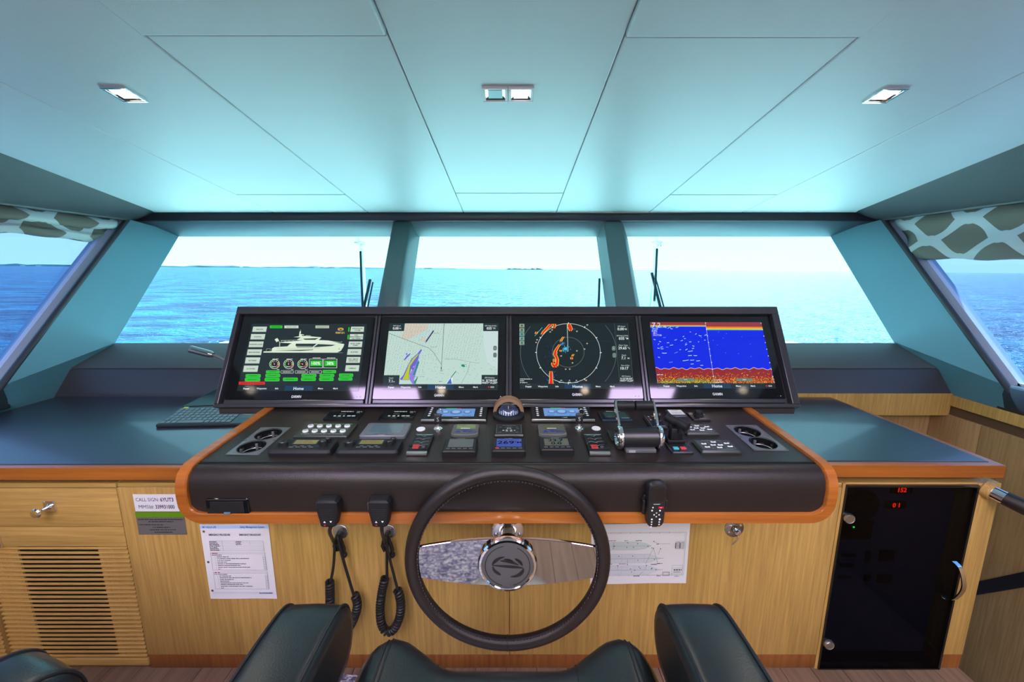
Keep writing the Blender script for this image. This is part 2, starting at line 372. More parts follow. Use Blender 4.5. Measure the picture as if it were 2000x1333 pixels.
# ---- side walls
for side, x, sg, n in (('left', XL, -1, 4), ('right', XR, 1, 5)):
    w = struct('wall_'+side)
    # sloping beam over the window
    tin = -2.588 if sg < 0 else 2.484; tin2 = -2.28 if sg < 0 else 2.17
    zc = lambda y: 2.152+(3.09-max(y, .9))*.1423
    sec = []
    for y, xi in ((3.09, tin), (2.0, tin+(tin2-tin)*(1.09/2.19)), (.9, tin2), (-2.6, tin2)):
        sec.append([(xi, y, zc(y)+.012), (x-.010*sg, y, 2.100), (x-.004*sg, y, 2.091), (x+.01*sg, y, 2.088), (x+.30*sg, y, 2.13), (x+.30*sg, y, 2.55), (xi, y, zc(y)+.05)])
    MB().use(M_PADD).loft(sec).build('roof_beam', None, w, sharp=25)
    # padded sill band
    xi = x-.025*sg
    MB().use(M_PADD).loft([[(xi, y, 1.002), (xi+.003*sg, y, .992), (x+.16*sg, y, .99), (x+.16*sg, y, 1.118), (x+.008*sg, y, 1.122), (x-.004*sg, y, 1.112)] for y in (-2.6, 2.125)]).build('sill_pad', None, w, sharp=25)
    wood_m = M_STAIR if sg > 0 else M_OAK
    if sg > 0:
        MB().box(x-.022, x+.14, -2.6, 2.36, .926, .990).build('wall_cap', M_OAK, w)
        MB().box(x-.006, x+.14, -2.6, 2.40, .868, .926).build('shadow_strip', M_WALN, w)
        for a, b in ((2.183, 2.46), (1.0, 2.179), (-.4, .996), (-2.6, -.404)):
            MB().box(x-.02, x+.1, a, b, -1.3, .868, ch=.002).build('wall_panel', M_STAIR, w)
        MB().extx([(1.70, .285), (1.72, .36), (2.46, -.525), (2.46, -.60)], x-.035, x-.015).build('stair_stringer', M_SEAM, w)
    else:
        MB().box(x-.14, x+.02, -2.6, 2.3, -.05, .955).build('wall_panel', M_OAK, w)
    MB().box(min(x, x+.2*sg), max(x, x+.2*sg), -2.6, -1.2, 1.118, 2.12).build('wall_panel', wood_m, w)
    win = struct('window_%d' % n)
    xg = x+.085*sg
    sl = (2.093-1.118)/(3.03-2.13)
    q = [(-1.2, 1.112), (2.10, 1.112), (3.03, 2.12), (-1.2, 2.12)]
    MB().use(M_SIDEGLASS).loft([[(xg, a, b) for a, b in q], [(xg+.012*sg, a, b) for a, b in q]]).build('pane', None, win)
    x0, x1 = sorted((xg-.03*sg, xg+.03*sg))
    MB().extx([(2.085, 1.10), (2.165, 1.10), (3.105, 2.13), (3.03, 2.13)], x0, x1).build('window_frame', M_FRAME, win)
    MB().box(x0, x1, -1.2, 2.12, 1.10, 1.135).build('window_frame', M_FRAME, win)
    MB().box(x0, x1, -1.26, -1.16, 1.10, 2.12).build('window_frame', M_FRAME, win)
MB().box(-3.0, 2.95, -2.72, -2.6, -.05, 2.62).build('wall_back', mat('grey_bulkhead', (.30, .31, .32), rough=.6))['kind'] = 'structure'
# ---- floor of planks, stairwell, rug
fl = MB().box(-2.9, 1.985, -2.6, 2.46, -.06, -.0125).build('floor', M_DARKGAP); fl['kind'] = 'structure'
pw = .135; x = -2.86; px0 = None
while x < 1.98:
    w_ = min(pw, 1.985-x)
    ys = [-2.6, random.uniform(-2.0, .9), 1.62]
    for a, b in zip(ys, ys[1:]):
        MB(T(0, 0, 0)).box(x+.001, x+w_-.001, a+.001, b-.001, -.0124, 0, ch=.0012).build('floor_plank', M_FLOOR, fl)
    x += pw
st = struct('floor_stairwell'); st.name = 'floor_2'
MB().box(1.93, 1.985, -2.6, 1.6, -1.3, -.0125).build('stairwell_side', M_STAIR, st)
MB().box(1.93, 2.75, -2.6, 2.5, -1.36, -1.3).build('landing', M_FLOOR, st)
def rug_mat():
    m = mat('mottled_rug', (.3, .3, .36), rough=.95); N = m.node_tree; L = N.links; b = N.nodes['Principled BSDF']
    t = N.nodes.new('ShaderNodeTexCoord'); mp = N.nodes.new('ShaderNodeMapping'); mp.inputs['Scale'].default_value = (26, 60, 40)
    n = N.nodes.new('ShaderNodeTexNoise'); n.inputs['Scale'].default_value = 1.6; n.inputs['Detail'].default_value = 5; n.inputs['Distortion'].default_value = 1.2
    r = N.nodes.new('ShaderNodeValToRGB'); r.color_ramp.elements[0].position = .38; r.color_ramp.elements[0].color = (.055, .06, .13, 1)
    r.color_ramp.elements[1].position = .62; r.color_ramp.elements[1].color = (.62, .60, .58, 1)
    e = r.color_ramp.elements.new(.5); e.color = (.22, .22, .30, 1)
    L.new(t.outputs['Object'], mp.inputs[0]); L.new(mp.outputs[0], n.inputs['Vector']); L.new(n.outputs['Fac'], r.inputs[0]); L.new(r.outputs[0], b.inputs['Base Color'])
    return m
tag(MB().box(-.86, -.05, -.95, 1.475, 0.0005, .016, ch=.006, r=.02).build('rug', rug_mat()), 'mottled blue and cream pile rug on the floor under the helm chair', 'rug')
# ---- outside: fore deck, added side decks and roof brow, sea, shore
fd = MB().box(-2.94, 2.85, 2.9, 6.09, .45, .62, ch=.03).build('foredeck', M_DECK)
tag(fd, 'white foredeck just outside the windscreen', 'deck', kind='structure')
fd2 = MB().box(-3.6, 3.5, 6.1, 10.4, -.35, -.2, ch=.03).build('foredeck', M_DECK); tag(fd2, 'white lower bow deck carrying the two masts', 'deck', kind='structure')
for a, b_ in ((-4.4, -2.95), (2.86, 4.3)):  # unseen decks added to bounce sunlight up onto the ceiling
    tag(MB().box(a, b_, -4, 6.1, .5, .66, ch=.03).build('sun_bounce_deck', M_DECK), 'added white side deck bouncing sun in at the %s side window' % ('left' if a < 0 else 'right'), 'deck', kind='structure')
MB().box(-3.25, 3.2, 3.42, 4.0, 2.13, 2.3, ch=.03).build('trim_1', M_DECK)['kind'] = 'structure'  # unseen roof brow, added to keep direct sun off the windscreen
def sea_mat():
    m = mat('sea_water', (.012, .20, .30), rough=.40, spec=.5); N = m.node_tree; L = N.links; b = N.nodes['Principled BSDF']
    t = N.nodes.new('ShaderNodeTexCoord')
    def nz(sc, st, det):
        mp = N.nodes.new('ShaderNodeMapping'); mp.inputs['Scale'].default_value = (sc*.55, sc, sc)
        n = N.nodes.new('ShaderNodeTexNoise'); n.inputs['Scale'].default_value = 1; n.inputs['Detail'].default_value = det; n.inputs['Roughness'].default_value = .6
        L.new(t.outputs['Object'], mp.inputs[0]); L.new(mp.outputs[0], n.inputs['Vector']); return n
    a, c = nz(.35, 1, 5), nz(1.6, 1, 4)
    ad = N.nodes.new('ShaderNodeMath'); ad.operation = 'MULTIPLY_ADD'; ad.inputs[1].default_value = .35
    L.new(c.outputs['Fac'], ad.inputs[0]); L.new(a.outputs['Fac'], ad.inputs[2])
    bn = N.nodes.new('ShaderNodeBump'); bn.inputs['Strength'].default_value = 1.0; bn.inputs['Distance'].default_value = 1.6
    L.new(ad.outputs[0], bn.inputs['Height']); L.new(bn.outputs[0], b.inputs['Normal'])
    d = nz(.20, 1, 5); r = N.nodes.new('ShaderNodeValToRGB'); r.color_ramp.elements[0].position = .44; r.color_ramp.elements[1].position = .57
    r.color_ramp.elements[0].color = (.001, .018, .075, 1); r.color_ramp.elements[1].color = (.005, .085, .17, 1)
    L.new(d.outputs['Fac'], r.inputs[0]); L.new(r.outputs[0], b.inputs['Base Color']); return m
sea = MB().lathe([(5, 0), (60, 0), (600, 0), (9000, 0)], 64, cap=(True, False)).build('sea', sea_mat(), None, T(0, 0, -4.5) @ RY(R(.42)))
tag(sea, 'rippled turquoise and blue sea reaching the horizon', 'sea', kind='stuff')
def shore(name, lab, cat, a0, a1, dist, h, seed, colr, n=90):
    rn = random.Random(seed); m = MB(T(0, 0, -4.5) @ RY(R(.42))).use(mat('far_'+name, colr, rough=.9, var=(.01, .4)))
    rings = []
    hh = h*.5
    for i in range(n+1):
        t = i/n; a = R(a0+(a1-a0)*t); hh += rn.uniform(-.35, .35)*h; hh = max(.25*h, min(h, hh)); k = min(1, 6*t+.02, 6*(1-t)+.02); z = hh*k
        if rn.random() < .12: z *= 1.35
        d2 = dist+160
        rings.append([(dist*math.sin(a), dist*math.cos(a), -2), (dist*math.sin(a), dist*math.cos(a), z*.8), ((dist+60)*math.sin(a), (dist+60)*math.cos(a), z), (d2*math.sin(a), d2*math.cos(a), -2)])
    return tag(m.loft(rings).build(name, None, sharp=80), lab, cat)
shore('shoreline', 'low wooded shoreline along the left half of the horizon', 'coast', -62, -3.6, 5200, 20, 3, (.30, .42, .50))  # haze of distance is put into the pale blue shore colour
shore('islet', 'small dark green islet on the horizon, left of the right mullion', 'island', -1.2, 4.6, 5000, 34, 9, (.12, .20, .20), 26)
rn = random.Random(4)
for k in range(14):
    a = R(-58+52*rn.random()); d = 5150
    b = MB(T(0, 0, -4.5) @ RY(R(.42)) @ T(d*math.sin(a), d*math.cos(a), 0) @ RZ(-a))
    w, h = rn.uniform(12, 36), rn.uniform(7, 12)
    b.use(M_WHITE).box(-w, w, -10, 10, 0, h).extr([(-w, 0), (w, 0), (0, 1)], h, h+.1)
    tag(b.build('shore_building', None), 'tiny white building on the far shoreline', 'building', 'white buildings on the far shoreline')
# ================================================================== LAMPS
def downlight(x, y, s, lit, label, group=None, cool=False, flat=False):
    M = (CEIL @ T(x, -(3.09-y)/math.cos(R(8.1)), 0)) if not flat else T(x, y, 2.462)
    t = thing('downlight', label, 'ceiling light', M, group)
    a = s/2; w = .010
    f = MB().use(M_CHROME if not cool else M_WHITE)
    for q in ((-a, a, -a, -a+w), (-a, a, a-w, a), (-a, -a+w, -a+w, a-w), (a-w, a, -a+w, a-w)): f.box(*q, -.008, .004, ch=.002)
    f.build('trim_frame', None, t)
    # mirrored well, lamp lens
    r = MB().use(M_CHROME); b = a*.56
    r.loft([[(-a+w, -a+w, -.005), (a-w, -a+w, -.005), (a-w, a-w, -.005), (-a+w, a-w, -.005)], [(-b, -b, -.0015), (b, -b, -.0015), (b, b, -.0015), (-b, b, -.0015)]], cap=(False, False)).build('reflector', None, t)
    col = (1, .80, .60, 1) if not cool else (.96, .96, 1, 1)
    lens = mat('lamp_lens_%s' % ('warm' if not cool else 'cool'), (.9, .9, .9), emit=col, estr=4) if lit else mat('unlit_lens', (.16, .34, .40), rough=.1)
    MB().box(-b, b, -b, b, -.003, .002).build('lens', lens, t)
    if lit:
        ld = bpy.data.lights.new('downlight_lamp', 'SPOT'); ld.energy = DOWNLIGHT_W*(.12 if flat else 1); ld.spot_size = R(125); ld.spot_blend = .7; ld.shadow_soft_size = .03*U; ld.color = (1, .82, .62)
        lo = bpy.data.objects.new('lamp', ld); C.objects.link(lo); lo.parent = t; lo.location = (0, 0, -.03*U)
    return t
downlight(-1.392, 1.587, .092, True, 'lit square chrome downlight in the left half of the ceiling')
downlight(-.060, 1.587, .090, False, 'unlit white square downlight, left one of the joined pair at ceiling centre', cool=True)
downlight(.032, 1.587, .090, True, 'lit white square downlight, right one of the joined pair at ceiling centre', cool=True)
downlight(1.346, 1.593, .092, True, 'lit square chrome downlight in the right half of the ceiling')
for x, w_ in ((-2.26, 'leftmost'), (-.61, 'second'), (.63, 'third'), (2.0, 'rightmost')):
    downlight(x, .33, .092, True, 'square downlight above the camera, seen only mirrored in the %s large screen' % w_, 'downlights mirrored in the screens', flat=True)
PANELS = []
for x0, x1 in ((-1.42, -.81), (.845, 1.43)):
    t = thing('ceiling_panel_light', 'large square ceiling light above the camera, mirrored lilac between the %s two screens' % ('left' if x0 < 0 else 'right'), 'ceiling light', T((x0+x1)/2, -.0, 2.46), 'square ceiling panel lights mirrored in the screens')
    w = (x1-x0)/2
    f = MB().use(M_WHITE)
    for q in ((-w, w, -.36, -.345), (-w, w, .345, .36), (-w, -w+.015, -.345, .345), (w-.015, w, -.345, .345)): f.box(*q, -.012, .004, ch=.002)
    f.build('trim_frame', None, t)
    MB().box(-w+.015, w-.015, -.345, .345, -.006, .003).build('diffuser', mat('lilac_diffuser', (.8, .8, .8), emit=(.80, .62, 1, 1), estr=PANEL_W), t)
for k, (x0, x1, y0, y1) in enumerate(((-1.9, -.25, -1.15, -.55), (.25, 1.9, -1.15, -.55), (-1.9, -.25, -2.2, -1.6), (.25, 1.9, -2.2, -1.6))):  # unseen panels added to brighten the cabin from behind
    t = thing('ceiling_panel_light', 'added wide fill light panel behind the camera, out of view', 'ceiling light', T((x0+x1)/2, (y0+y1)/2, 2.46), 'added fill light panels behind the camera')
    w, h = (x1-x0)/2, (y1-y0)/2; f = MB().use(M_WHITE)
    for q in ((-w, w, -h, -h+.015), (-w, w, h-.015, h), (-w, -w+.015, -h+.015, h-.015), (w-.015, w, -h+.015, h-.015)): f.box(*q, -.012, .004, ch=.002)
    f.build('trim_frame', None, t)
    MB().box(-w+.015, w-.015, -h+.015, h-.015, -.006, .003).build('diffuser', mat('rear_fill_diffuser', (.8, .8, .8), emit=(1, .95, .93, 1), estr=REAR_FILL_W), t)
# ================================================================== COUNTERS AND CABINETS
def counter(label, poly, inset, M=None):
    t = thing('counter_top', label, 'counter', T(0, 0, .927))
    n = len(poly)
    b = MB().use(M_CHERRY)
    cx = sum(p[0] for p in poly)/n; cy = sum(p[1] for p in poly)/n
    def sh(k): return [(p[0]+(-k if p[0] > cx else k), p[1]+(-k if p[1] > cy else k)) for p in poly]
    b.loft([[(*p, 0) for p in sh(.002)], [(*p, .002) for p in poly], [(*p, .051) for p in poly], [(*p, .053) for p in sh(.002)]]).build('wood_edging', None, t)
    m = MB().use(M_TABLE)
    k = .004
    ins = inset; ci = [sum(p[i] for p in ins)/len(ins) for i in (0, 1)]
    def si(d): return [(p[0]+(-d if p[0] > ci[0] else d), p[1]+(-d if p[1] > ci[1] else d)) for p in ins]
    m.loft([[(*p, .050) for p in ins], [(*p, .0545) for p in ins], [(*p, .0562) for p in si(.003)], [(*p, .0565) for p in si(.008)]]).build('leather_inlay', None, t, sharp=30)
    return t
counter('long leather-topped counter left of the helm console, carrying the keyboard', [(-2.757, 1.468), (-1.038, 1.468), (-1.038, 2.355), (-2.757, 2.355)], [(-2.755, 1.492), (-1.038, 1.492), (-1.038, 2.353), (-2.755, 2.353)])
counter('leather-topped counter right of the helm console with a wood-edged slanting corner', [(1.006, 1.492), (1.952, 1.486), (1.932, 2.356), (1.006, 2.356)], [(1.006, 1.520), (1.917, 1.516), (1.914, 2.345), (1.006, 2.345)])
YF = 1.51
def knob(parent, x, z, name='knob'):
    k = MB(FRONT(x, z, YF)).use(M_CHROME)
    k.box(-.024, .024, -.024, .024, 0, .009, ch=.003)
    k.lathe([(.012, .009), (.007, .014), (.006, .034), (.010, .042), (.019, .050), (.020, .055), (.016, .060), (.006, .062)], 20)
    return k.build(name, None, parent)
def rail_top(b, x0, x1):
    b.box(x0, x1, YF-.001, YF+.5, .872, .892, ch=.003)
# left storage cabinet
cab = thing('storage_cabinet', 'pale oak storage cabinet with a drawer above a slatted door, left of the console', 'cabinet', T(0, 0, 0))
b = MB().use(M_OAKX); rail_top(b, -2.757, -1.604); b.use(M_OAK).box(-2.757, -1.604, YF+.05, YF+.5, .072, .872); b.use(M_GREYP).box(-2.757, -1.606, YF+.055, YF+.5, .892, .927)
b.build('carcass', None, cab)
d = MB().use(M_OAKX).box(-2.205, -1.6065, YF, YF+.02, .697, .868, ch=.0025).build('drawer', None, cab)
knob(d, -1.884, .792)
def louvre(x0, x1, kx=None):
    dr = MB().use(M_OAKX).box(x0, x1, YF, YF+.02, .604, .693, ch=.0025)
    dr.use(M_OAKX).box(x0, x1, YF, YF+.02, .016, .052, ch=.0025)
    dr.use(M_OAK).box(x0+.004, x0+.13, YF+.0068, YF+.03, .052, .604).box(x1-.13, x1-.004, YF+.0068, YF+.03, .052, .604)
    dr.use(M_SEAM).box(x0+.13, x1-.13, YF+.014, YF+.034, .052, .604)  # black sheet painted in for the shade of the void behind the slats
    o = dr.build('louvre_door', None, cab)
    ns = 26; st = (.604-.052)/ns; sm = None
    for k in range(ns):
        z = .052+st*(k+.5)
        if sm is None:
            sl = MB().use(M_OAKX); ry, rz = .006, st*.26
            sl.loft([[(x, -ry*math.cos(a)*.9, rz*math.sin(a)) for a in [R(-90+180*j/6) for j in range(7)]]+[(x, .0012, rz), (x, .0012, -rz)] for x in (x0+.001, x1-.001)])
            so_ = sl.build('slat', None, o); so_.location = (0, (YF+.0055)*U, z*U); sm = so_
        else:
            c = sm.copy(); C.objects.link(c); c.parent = o; c.location = (0, (YF+.0055)*U, z*U)
    return o
l1 = louvre(-2.205, -1.6065)
knob(l1, -2.143, .628)
louvre(-2.755, -2.228)
MB().use(M_CHERRYZ).box(-2.757, -1.6065, YF+.012, YF+.03, 0, .072).build('kick_board', None, cab)
# console base: two veneered panels
cb = thing('console_base', 'wide pale oak cabinet front below the helm console with paper notices pinned on', 'cabinet', T(0, 0, 0))
MB().use(M_OAKX).box(-1.602, 1.338, YF+.002, YF+.5, .872, .891, ch=.003).use(M_GREYP).box(-1.602, 1.338, YF+.055, YF+.5, .891, .927).build('top_rail', None, cb)
MB().box(-1.6025, -.0122, YF, YF+.02, .073, .872, ch=.0015).build('veneer_panel', M_OAK, cb)
MB().box(-.0098, 1.3385, YF, YF+.02, .073, .872, ch=.0015).build('veneer_panel', M_OAK, cb)
MB().box(-1.602, 1.338, YF+.02, YF+.5, .01, .872).build('carcass', M_STAIR, cb)
MB().use(M_CHERRYZ).box(-1.6025, 1.3385, YF+.004, YF+.02, 0, .0715, ch=.001).build('kick_board', None, cb)
# equipment cabinet with smoked glass door
eq = thing('equipment_cabinet', 'pale oak equipment cabinet with a black smoked glass door, right of the console', 'cabinet', T(0, 0, 0))
b = MB().use(M_OAK).box(1.340, 1.352, YF, YF+.5, .0, .89).box(1.888, 1.983, YF, YF+.5, .072, .890, ch=.003).use(M_OAKX).box(1.352, 1.888, YF+.002, YF+.5, .884, .892, ch=.002)
b.use(M_BLKM).box(1.352, 1.888, YF+.32, YF+.34, .0, .884).box(1.352, 1.888, YF+.03, YF+.34, 0, .012); b.use(M_GREYP).box(1.340, 1.93, YF+.055, YF+.5, .892, .927)
b.build('carcass', None, eq)
MB().use(M_CHERRYZ).box(1.888, 1.983, YF+.004, YF+.4, 0, .072).build('kick_board', None, eq)
dr = MB().use(M_DOORGLASS).box(1.3525, 1.8865, YF-.006, YF+.004, .004, .884).build('glass_door', None, eq)
MB().use(M_BGL).box(1.3525, 1.8865, YF-.008, YF+.006, .876, .885, ch=.001).box(1.3525, 1.8865, YF-.007, YF+.005, .002, .008).box(1.8795, 1.8885, YF-.007, YF+.005, .004, .884).box(1.3515, 1.356, YF-.007, YF+.005, .004, .884).build('door_edge', None, dr)
for z in (.742, .138): MB(FRONT(1.376, z, YF-.006)).use(M_BRUSH).lathe([(.0205, 0), (.0205, .010), (.018, .014), (.016, .013)], 24).build('hinge_cap', None, dr)
hp = [(1.845, YF-.006, .545), (1.852, YF-.030, .530), (1.858, YF-.045, .490), (1.861, YF-.05, .452), (1.858, YF-.045, .414), (1.852, YF-.030, .376), (1.845, YF-.006, .362)]
h = MB().use(M_CHROME); sp = smooth_pts(hp, 5)
h.loft([[(p.x-.009, p.y, p.z), (p.x+.009, p.y, p.z), (p.x+.009, p.y+.005, p.z), (p.x-.009, p.y+.005, p.z)] for p in sp]).build('door_handle', None, dr, sharp=50)
# equipment behind the smoked glass
ep = thing('alarm_panel', 'dark instrument panel with red digits and green lights behind the smoked glass door', 'panel', FRONT(1.36, .02, YF+.065))
MB().use(mat('dim_grey_panel', (.13, .145, .18), rough=.5)).box(0, .52, 0, .855, -.02, 0, ch=.003).build('face_plate', None, ep)
MB().use(M_BLKM).lathe([(.07, 0), (.075, .012), (.058, .016), (.05, .008), (.048, .006)], 28, (.12, .735, 0)).build('speaker', None, ep)
for q in ((.24, .33, .79, .825), (.225, .315, .72, .755), (.05, .19, .575, .665)): MB().use(M_BGL).box(*q, 0, .006, ch=.002).build('display_window', None, ep)
for t_, x_, z_ in (('152', .285, .808), ('0 1', .270, .738)): p = P(e=9, z=.0075); p.text(t_, x_, z_, .019, (255, 30, 10), bold=True); p.build('red_digits', ep)
for x_, z_ in ((.105, .635), (.020, .482), (.018, .375)): p = P(e=7, z=.0085); p.circle(x_, z_, .004, (40, 255, 60)); p.build('green_light', ep)
for x, z, w, h_ in ((.015, .50, .02, .02), (.075, .49, .06, .014), (.075, .44, .06, .014), (.18, .46, .02, .06), (.24, .47, .065, .05), (.075, .38, .06, .014), (.19, .37, .03, .03), (.25, .36, .06, .04), (.015, .39, .02, .02)):
    MB().use(M_BLK).box(x, x+w, z, z+h_, 0, .008, ch=.002).build('switch_block', None, ep)
# handrail at the stairs
hr = thing('handrail', 'dark leather-wrapped handrail with a chrome end fixed to the oak cabinet corner', 'handrail', T(1.93, 1.505, .862))
d = Vector((.125, -.300, -.062))
MB().use(M_OAK).cyl((-.006, .014, .003), d*.03, .034, .034, 20).build('socket', None, hr)
MB().use(M_CHROME).cyl((0, 0, 0), d*.14, .0265, .0265, 22).build('chrome_ferrule', None, hr)
MB().use(M_WHEEL).cyl(d*.14, d*2.6, .0285, .0285, 22).build('leather_grip', None, hr)
MB().use(M_CHROME).tube([tuple(d*2.55), tuple(d*2.62+Vector((.04, -.01, 0))), (.735, d.y*2.62-.02, d.z*2.62)], .014, 12).build('wall_bracket', None, hr)
# ================================================================== HELM CONSOLE
hc = thing('helm_console', 'wide brown leather helm console with a cherry wood rim, full of instruments', 'console', T(0, 1.2, .95))
Mi = T(0, 1.2, .95).inverted()
UL, UR = -.998, .968
lt = MB(Mi @ CON(0, 0)).use(M_CONS)
cells = [(UL, UR, .006, .047), (UL, -.945, .047, .243), (-.835, .815, .047, .243), (.930, UR, .047, .243), (UL, .815, .243, .262), (.930, UR, .243, .262), (.815, .930, .047, .075), (UL, UR, .262, .432)]
for x0, x1, y0, y1 in cells: lt.box(x0, x1, y0, y1, -.012, 0)
lt.build('leather_top', None, hc)
fp = [(1.203, 1.128), (1.1985, 1.1335), (1.190, 1.1335), (1.176, 1.128), (1.162, 1.116), (1.153, 1.099), (1.149, 1.075), (1.150, 1.03), (1.155, .994), (1.26, .994), (1.26, 1.128)]
MB(Mi).use(M_CONS).extx(fp, UL, UR).build('front_pad', None, hc, sharp=30)
MB(Mi).use(M_SEAM).tube([(UL, 1.2015, 1.1335), (UR, 1.2015, 1.1335)], .0028, 6).build('welt', None, hc)
cy = math.cos(CA); tY = lambda v: 1.2+v*math.cos(CA); tZ = lambda v: 1.137+v*math.sin(CA)
MB(Mi).use(M_WALN).loft([[(x, 1.21, .965), (x, 1.21, 1.05), (x, tY(.46), 1.05), (x, tY(.46), .985), (x, 1.48, .985), (x, 1.48, .93), (x, 1.30, .93)] for x in (UL-.02, UR+.014)]).build('core', None, hc)
for x0, x1 in ((UL-.022, UL-.004), (UR+.004, UR+.018)):
    MB(Mi).use(M_CHERRY).loft([[(x, 1.175, .975), (x, 1.17, 1.10), (x, 1.20, 1.13), (x, tY(.46), tZ(.455)), (x, tY(.46), .984), (x, 1.495, .984), (x, 1.48, .94)] for x in (x0, x1)]).build('side_board', None, hc)
# cherry rim: runs down both sides of the top, over the front and along the bottom
def rim_half(xi, xo, sg):
    mid = (xi+xo)/2; w = abs(xo-xi)
    path = []
    for v in (.462, .30, .15, .03): path.append(((mid, tY(v), tZ(v)), (0, -math.sin(CA), math.cos(CA)), (sg, 0, 0)))
    fr = [(1.190, 1.1345), (1.176, 1.1285), (1.161, 1.1165), (1.152, 1.099), (1.1475, 1.075), (1.147, 1.05)]
    for i, (y, z) in enumerate(fr):
        a, b2 = fr[max(0, i-1)], fr[min(len(fr)-1, i+1)]
        dy, dz = b2[0]-a[0], b2[1]-a[1]; l = math.hypot(dy, dz); path.append(((mid, y, z), (0, dz/l, -dy/l) if False else (0, -abs(dz)/l, abs(dy)/l), (sg, 0, 0)))
    zc, rr = 1.032, .055; bx = mid-sg*rr
    for k in range(1, 9):
        a = R(90*k/8); path.append(((bx+sg*rr*math.cos(a), 1.1475+.004*k/8, zc-rr*math.sin(a)), (0, -1, 0), (sg*math.cos(a), 0, -math.sin(a))))
    path.append(((0, 1.1515, zc-rr), (0, -1, 0), (0, 0, -1)))
    m = MB(Mi).use(M_CHERRY); rings = []
    for c_, nrm, bi in path:
        c_, nrm, bi = Vector(c_), Vector(nrm), Vector(bi)
        rings.append([c_+bi*w*i+nrm*j for i, j in ((-.5, -.03), (-.5, .004), (-.42, .008), (.42, .008), (.5, .004), (.5, -.03))])
    return m.loft(rings).build('wood_rim', None, hc, sharp=35)
rim_half(-1.000, -1.036, -1); rim_half(.969, 1.003, 1)
# ================================================================== DISPLAY WALL
hs = thing('display_housing', 'long black metal housing holding the four large screens above the console', 'housing', DIS(0, 0))
Hi = DIS(0, 0).inverted()
b = MB(Hi).use(M_HOUSE)
b.extx([(1.662, 1.150), (1.668, 1.168), (1.872, 1.528), (1.90, 1.556), (1.96, 1.545), (2.04, 1.30), (2.04, 1.14)], -1.238, 1.195)
b.build('back_shell', None, hs)
MB(Hi).use(M_HOUSE).box(-1.243, 1.200, 1.636, 1.70, 1.138, 1.172, ch=.004).build('plinth', None, hs)
MB(Hi).use(M_BLKM).box(-1.10, 1.05, 1.86, 2.0, .985, 1.145).build('support_foot', None, hs)
fr = MB().use(M_HOUSE)
for q in ((-1.245, 1.202, .420, .457), (-1.245, 1.202, -.002, .012), (-1.245, -1.226, .012, .420), (1.170, 1.202, .012, .420)): fr.box(*q, -.02, .026, ch=.003)
fr.box(-1.226, 1.170, .012, .42, -.03, -.0055)
fr.build('outer_frame', None, hs)
dv = MB().use(M_HOUSE)
for x in (-.607, -.014, .5715):
    dv = MB().use(M_HOUSE); dv.box(x-.0125, x-.0015, .012, .418, -.006, .010, ch=.002).box(x+.0015, x+.0125, .012, .418, -.006, .010, ch=.002); dv.build('divider_strip', None, hs)
MB().use(M_HOUSE).box(-1.226, 1.170, .012, .0165, -.006, .012, ch=.002).build('lower_ledge', None, hs)
SCR = 0.92
def bottombar(p, f, W_, H_, seed, sos=True):
    g = P(f, e=SCR, z=p.z); g.b = p.b
    def r(x0, y0, x1, y1, c, L): g.rect(x0*W_, y0*H_, x1*W_, y1*H_, c, L)
    r(0, 0, 1, .078, (30, 42, 46), 2); r(.39, .004, .62, .074, (24, 62, 92), 3)
    for t, x, h in (('Home', .505, .040), ('Engage', .075, .022), ('Waypoints', .20, .022), ('Info', .325, .022), ('Menu', .685, .022), ('Mark', .81, .022)): g.text(t, x*W_, .036*H_, h*H_, (235, 240, 245), 4, bold=True)
    g.line([(.06*W_, .066*H_), (.09*W_, .066*H_)], .006*H_, (120, 130, 135), 4)
    if sos: g.ring(.925*W_, .036*H_, .008*W_, .003*W_, (235, 40, 50), 4, n=12).text('SOS', .955*W_, .036*H_, .02*H_, (235, 240, 245), 4, bold=True)
def plotter(bz, sc, label, draw, W0=None):
    x0, x1, y0, y1 = bz
    t = thing('chart_plotter', label, 'screen', DIS(x0, y0, 0), None)
    w, h = x1-x0, y1-y0
    MB().use(M_BGL).slab(0, w, 0, h, -.004, .009, r=.006, ch=.0015).build('bezel', None, t)
    MB().use(M_HOUSE).box(.002, w-.002, -.018, -.0005, -.004, .012, ch=.003).build('lower_lip', None, t)
    W_, H_ = sc[1]-sc[0], sc[3]-sc[2]
    ox, oy = sc[0]-x0, sc[2]-y0
    off = lambda x, y: (ox+x, oy+y)
    p = P(off, e=SCR, z=.0095); draw(p, W_, H_, ox, oy); p.build('lit_screen', t)
    q = P(lambda x, y: (x, y), z=.0096); q.text('GARMIN', ox+W_*.497, oy-.024, .011, (200, 205, 208), bold=True, w=.042); q.circle(w-.02, .012, .0022, (150, 155, 160), 1); q.circle(w-.034, .012, .0014, (60, 62, 64), 1); q.build('bezel_print', t)
    return t
def comp(mp, ox, oy): return lambda x, y: (ox+mp(x, y)[0], oy+mp(x, y)[1])
GRN = (30, 205, 40); BTN = (205, 222, 208)
